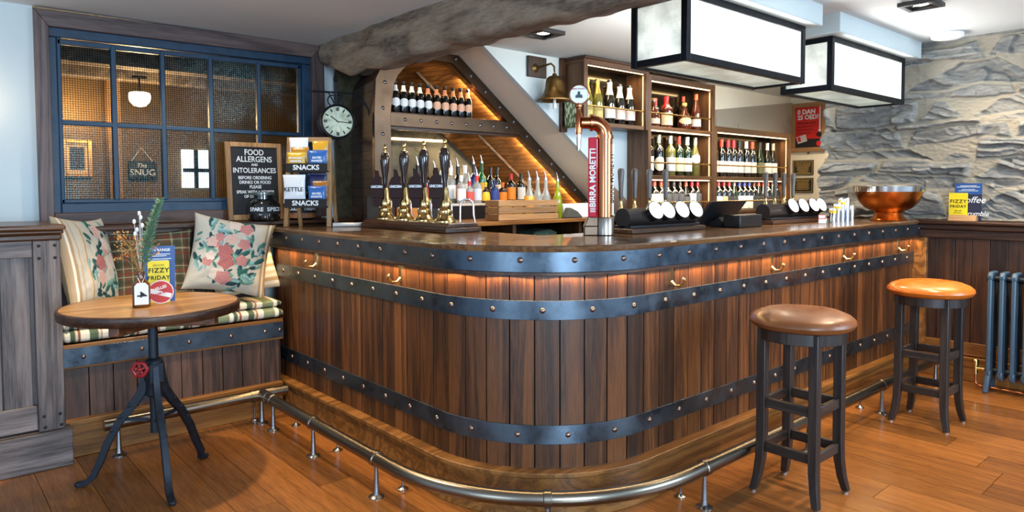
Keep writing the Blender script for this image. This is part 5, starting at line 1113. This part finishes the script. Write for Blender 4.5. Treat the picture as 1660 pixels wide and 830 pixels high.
def taps(x0, x1, bx, hx, label, wname):
    p = thing('beer_font', label, 'beer tap', (0, 0, 0), 0, 'bar top beer fonts')
    m = MB(); m.box(x0, x1, 2.24, 2.40, 1.126, 1.150); part(m, 'plinth', DARKX if wname else CABX, p, .004)
    m = MB(); m.box(x0+.02, x1-.02, 2.265, 2.385, 1.150, 1.166); part(m, 'cradle', BLACK, p, .003)
    m = MB(); m.cyl((x0+.02, 2.325, 1.205), (x1-.02, 2.325, 1.205), .05, n=28); part(m, 'barrel', pm('font_black', '#241f1e', .28), p)
    for x in bx:
        m = MB(); c = Vector((x, 2.315, 1.212)); d = Vector((-.12, -.86, .42)).normalized(); m.tube([tuple(c), tuple(c+d*.06), tuple(c+d*.072)], [.04, .05, .052], 24); lp = part(m, 'badge_housing', pm('font_black', '', .28), p)
        m = MB(); m.dome(tuple(c+d*.072), tuple(d), .047, .008, 24); part(m, 'lit_badge', LEDB, lp)
    for x in hx:
        m = MB(); m.lathe([(.012, 0), (.012, .04), (.008, .05), (.009, .075), (.011, .08)], 14, (x, 2.385, 1.225)); m.tube([(x, 2.385, 1.25), (x, 2.345, 1.235)], .010, 10); tp_ = part(m, 'tap', BRASS, p)
        m = MB(); m.tube([(x, 2.385, 1.225), (x, 2.42, 1.215), (x, 2.43, 1.185)], [.009, .008, .007], 10); part(m, 'spout', CHROME, tp_)
        m = MB(); m.lathe([(.011, 1.304), (.012, 1.31), (.0125, 1.36), (.017, 1.43), (.018, 1.45), (.014, 1.462), (.0001, 1.466)], 18, (x, 2.385, 0)); part(m, 'handle', wood('tap_handle', '#3b3532', '#7d736c', 'z', .4, 80, .1, .2), p)
taps(2.77, 3.42, (2.985, 3.09, 3.22, 3.35), (2.85, 2.965, 3.092, 3.237), 'beer font with four glowing round badges next to the copper column', 0)
taps(4.18, 4.94, (4.475, 4.62, 4.77, 4.885), (4.346, 4.469, 4.588, 4.72), 'beer font with four glowing round badges near the copper bowl', 1)
p = thing('till_screen', 'black till screen leaning with its back to the room between the beer fonts', 'till', (3.75, 2.33, 1.126))
m = MB(); m.X = Matrix.Translation((0, 0, 0)) @ Matrix(((1, 0, .0, 0), (0, 1, -.8, .085), (0, 0, 1, .006), (0, 0, 0, 1))); m.box(-.19, .19, -.012, .016, 0, .15); part(m, 'screen', BLACK, p, .004)
m = MB(); m.prism([(-.03, 0), (.09, 0), (.085, .012), (.0, .06), (-.03, .02)], 'x', -.06, .06); part(m, 'stand', BLACKM, p, .003)
m = MB(); m.box(-.125, .125, -.055, .055, 0, .075); o = part(m, 'receipt_printer', BLACK, None, .006, loc=(3.79, 2.225, 1.126)); tag(o, 'black box shaped receipt printer beside the till screen', 'printer')
p = thing('punch_bowl', 'hammered copper bowl on a flared foot at the right end of the counter', 'bowl', (5.31, 1.97, 1.126))
m = MB(); m.lathe([(.12, 0), (.122, .006), (.10, .03), (.088, .055), (.10, .065), (.15, .09), (.19, .13), (.212, .18), (.222, .235), (.214, .235), (.20, .17), (.13, .09), (.0001, .075)], 48); part(m, 'bowl', COPPERH, p, sharp=60)
m = MB(); m.lathe([(.2235, .205), (.2285, .206), (.232, .244), (.226, .25), (.212, .25), (.212, .236)], 48, caps=False); part(m, 'rim', pm('tinned_rim', '#c9c4bd', .15, 1), p)
n_ = 0; STK = [(4.64, .095), (4.672, .097), (4.704, .122), (4.738, .124), (4.772, .150), (4.808, .165), (4.845, .165), (4.88, .158), (4.92, .112), (4.955, .10)]
for i, (x, h) in enumerate(STK):
    p = thing('steel_tube', '%s steel tube from the left in the cluster beside the copper bowl%s' % (ORD[i], ', yellow banded' if i < 6 else ''), 'tube', (x, 2.06+.03*(i % 2), 1.126), 0, 'steel tubes on the counter'); m = MB(); m.cyl((0, 0, 0), (0, 0, h), .0135, n=16); part(m, 'tube', CHROME, p)
    if i < 6: m = MB(); m.cyl((0, 0, h-.03), (0, 0, h-.012), .0145, n=16); part(m, 'yellow_band', pm('band_yellow', '#e5c51b', .45), p)
m = MB(); m.X = Matrix.Rotation(.3, 4, 'Z'); m.prism([(-.05, 0), (.05, 0), (.045, .02), (.01, .045), (-.04, .055)], 'y', -.02, .02); m.m = 1; m.prism([(-.045, .03), (-.01, .03), (-.012, .054), (-.038, .057)], 'y', -.022, .022); m.m = 2; m.box(.0, .04, -.022, .022, .005, .018); o = part(m, 'sachet_pack', [pm('sachet_white', '#dfe3e4', .4), pm('sachet_red', '#c52a2a', .4), pm('sachet_teal', '#4f97a5', .4)], None, .002, loc=(4.545, 2.09, 1.126)); tag(o, 'small red and white packet between the right beer font and the steel tubes', 'packet')
# leaflets on the right hand rail
p = thing('leaflet_holder', 'small pale oak block holding leaflets on the right hand rail', 'holder', (5.575, 1.575, 1.126), -PI/2)
m = MB(); m.prism([(-.045, 0), (.02, 0), (.0, .042), (-.025, .042)], 'x', -.085, .085); part(m, 'block', PINEX, p, .003)
p = thing('leaflet', 'blue and navy coffee leaflet standing against the stone wall', 'leaflet', (5.598, 1.555, 1.127), -PI/2); m = MB(); m.box(-.083, .083, -.002, .002, 0, .262); part(m, 'sheet', MENUB, p); m = MB(); m.box(-.083, .083, -.0028, -.002, 0, .185); part(m, 'navy_panel', NAVY, p)
text('coffee', .062, (.028, -.0032, .145), FRONT, CHALK, p, shear=.3); text('& crumble', .045, (.03, -.0032, .05), FRONT, CHALK, p, shear=.3)
m = MB()
for k, wd in ((.243, .05), (.235, .07), (.217, .04), (.208, .06)): m.box(-wd, wd, -.0028, -.002, k, k+.003)
part(m, 'printed_lines', CHALK, p)
p = thing('leaflet', 'yellow fizzy offer leaflet in front of the blue one by the stone wall', 'leaflet', (5.588, 1.612, 1.127), -PI/2); m = MB(); m.box(-.058, .058, -.0015, .0015, .01, .195); part(m, 'sheet', YEL, p)
text('FIZZY', .034, (0, -.002, .135), FRONT, INK, p, bold=.0008, spacing=1.2); text('FRIDAY', .027, (0, -.002, .10), FRONT, INK, p, bold=.0007, spacing=1.15); text('20% OFF', .012, (0, -.002, .07), FRONT, INK, p); text('EVERY FRIDAY', .008, (0, -.002, .055), FRONT, INK, p)
# ================================================================ ON THE WINDOW LEDGE AND THE END OF THE COUNTER
p = thing('chalkboard', 'oak framed chalkboard about food allergens leaning against the window', 'sign', (1.728, 4.515, 1.162)); p.rotation_euler = (math.radians(-4), 0, 0)
m = MB(); hw, hh = .182, .505
for q in ((-hw, -hw+.03, 0, hh), (hw-.03, hw, 0, hh)): m.r = R.random(); m.box(q[0], q[1], -.012, .012, q[2], q[3])
for q in ((0, .035), (hh-.03, hh)): m.box(-hw+.03, hw-.03, -.012, .012, *q)
part(m, 'frame', PINEZ, p, .003)
m = MB(); m.box(-hw+.028, hw-.028, -.004, .006, .03, hh-.028); part(m, 'slate', SLATE, p)
for s, z, tx in ((.052, .44, 'FOOD'), (.052, .395, 'ALLERGENS'), (.022, .36, 'AND'), (.046, .322, 'INTOLERANCES'), (.029, .275, 'BEFORE ORDERING'), (.029, .245, 'DRINKS OR FOOD'), (.029, .215, 'PLEASE'), (.027, .182, 'SPEAK WITH A MEMBER'), (.027, .153, 'OF OUR TEAM')):
    text(tx, s, (0, -.0045, z), FRONT, CHALK, p, bold=.0006, sx=.86)
JARG = pm('jar_glass', '#0f1518', .04, coat=1, spec=.8)
def jar(x, y, lines, label, cont, z=1.161):
    p = thing('glass_jar', label, 'jar', (x, y, z)); m = MB(); m.lathe([(.0001, .002), (.08, 0), (.095, .008), (.0995, .03), (.0995, .095), (.090, .118), (.068, .132), (.062, .138), (.062, .155), (.066, .158), (.066, .163), (.061, .165)], 32); part(m, 'jar', JARG, p)
    m = MB(); m.lathe([(.065, .16), (.067, .166), (.067, .178), (.05, .184), (.0001, .186)], 28); part(m, 'lid', pm('jar_lid', '#7b8a86', .1, .6), p)
    m = MB(); m.lathe([(.1005, .045), (.1005, .098)], 24, (0, 0, 0), -PI*.97, -PI*.17); part(m, 'label_band', INK, p)
    for i, ch in enumerate(lines):
        a = -PI*.57+(i-(len(lines)-1)/2)*.19; tx = text(ch, .034, (.1012*math.cos(a), .1012*math.sin(a), .073), (PI/2, 0, a+PI/2), CHALK, p, bold=.0008)
    if cont: m = MB(); m.lathe([(.1000, .012), (.1000, .044)], 28); part(m, 'contents', pm('dog_treats', '#8d5a34', .6, noise_amt=.6, nscale=60), p)
jar(1.735, 4.405, 'SPARE SPECS!', 'round glass jar lettered for spare spectacles in front of the chalkboard', False)
jar(1.985, 4.42, 'DOGGY TREATS', 'glass jar of dog treats half hidden behind the snack stand', True)
# snack stand
p = thing('snack_stand', 'pine easel stand with two black SNACKS trays on the end of the counter', 'snack stand', (1.895, 4.10, 1.126), math.radians(-43))
for sx in (-1, 1):
    m = MB(); m.bar((sx*.135, -.02, 0), (sx*.125, .045, .56), .03, .022); part(m, 'upright', PINEZ, p, .002)
    m = MB(); m.bar((sx*.118, .20, 0), (sx*.118, .06, .54), .024, .018); part(m, 'rear_leg', PINEZ, p, .002)
m = MB(); m.bar((-.13, .045, .545), (.13, .045, .545), .03, .03); part(m, 'top_rail', PINEX, p, .002)
for z in (.125, .345):
    yb = -.02+.065*z/.56; m = MB(); m.box(-.13, .13, yb-.055, yb-.047, z-.005, z+.05); m.box(-.13, .13, yb-.047, yb+.01, z-.005, z+.003); tr_ = part(m, 'tray', BLACKM, p, .001)
    text('SNACKS', .042, (0, yb-.0555, z+.023), FRONT, CHALK, tr_, bold=.0012, sx=1.05)
Mst = Matrix.Translation((1.895, 4.10, 1.126)) @ Matrix.Rotation(math.radians(-43), 4, 'Z')
def packet(lx, ly, lz, w, h, col, label, lines, tilt=0, col2=None, tcol=None):
    v = Mst @ Vector((lx, ly, lz)); p = thing('snack_packet', label, 'snack packet', v, math.radians(-43), 'snack packets on the stand'); p.rotation_euler = (0, tilt, math.radians(-43))
    m = MB()
    def side(sg):
        def fn(u, v):
            a, b = 2*u-1, 2*v-1; t = max(0, (1-a**4)*(1-b**2))**.6; return (a*w/2*(1-.05*(1-b*b)), -sg*(.015*t+.002*noise.noise(Vector((a*4+lx*30, b*4, lz*20)))), h/2+b*h/2)
        return fn
    m.grid(side(1), 16, 16); m.grid(side(-1), 16, 16); part(m, 'bag', pm('bag_'+col.strip('#'), col, .28, coat=.3), p, sharp=80)
    m = MB(); m.box(-w/2, w/2, -.002, .002, h-.012, h+.002); part(m, 'crimped_seal', pm('bag_'+(col2 or col).strip('#'), col2 or col, .28, coat=.3), p)
    for tx, s, z in lines: text(tx, s, (0, -.0175, z), FRONT, tcol or CHALK, p, bold=.0008)
GLD, BLU, NVY, WHT = '#c98a1c', '#2763ae', '#1d2350', '#e3e6ea'
packet(-.06, .018, .40, .12, .155, WHT, 'white crisp packet at the top left of the snack stand', [])
packet(.075, .018, .40, .10, .135, '#dba425', 'yellow crisp packet at the top right of the snack stand', [])
packet(-.05, .006, .395, .115, .10, '#b7801f', 'gold nut packet behind the yellow one on the upper tray', [])
packet(-.068, -.008, .368, .115, .095, '#d6a92c', 'yellow nut packet at the front left of the upper tray', [('DRY ROASTED', .013, .06), ('PEANUTS', .016, .04)])
packet(.065, -.008, .37, .12, .105, BLU, 'bright blue nut packet at the front right of the upper tray', [('SALTED', .016, .06), ('PEANUTS', .016, .04)])
packet(.06, -.004, .18, .12, .15, NVY, 'navy crisp packet at the back right of the lower tray', [('Salt', .03, .09)])
packet(.085, -.018, .165, .10, .12, '#a36a1d', 'brown gold packet between the navy and blue ones on the lower tray', [])
packet(-.075, -.034, .148, .14, .175, WHT, 'large white crisp packet at the front left of the lower tray', [('KETTLE', .036, .085), ], 0, None, pm('kettle_ink', '#2b2420', .6))
packet(.068, -.034, .148, .115, .105, BLU, 'bright blue nut packet at the front right of the lower tray', [('SALTED', .016, .06), ('PEANUTS', .016, .04)])
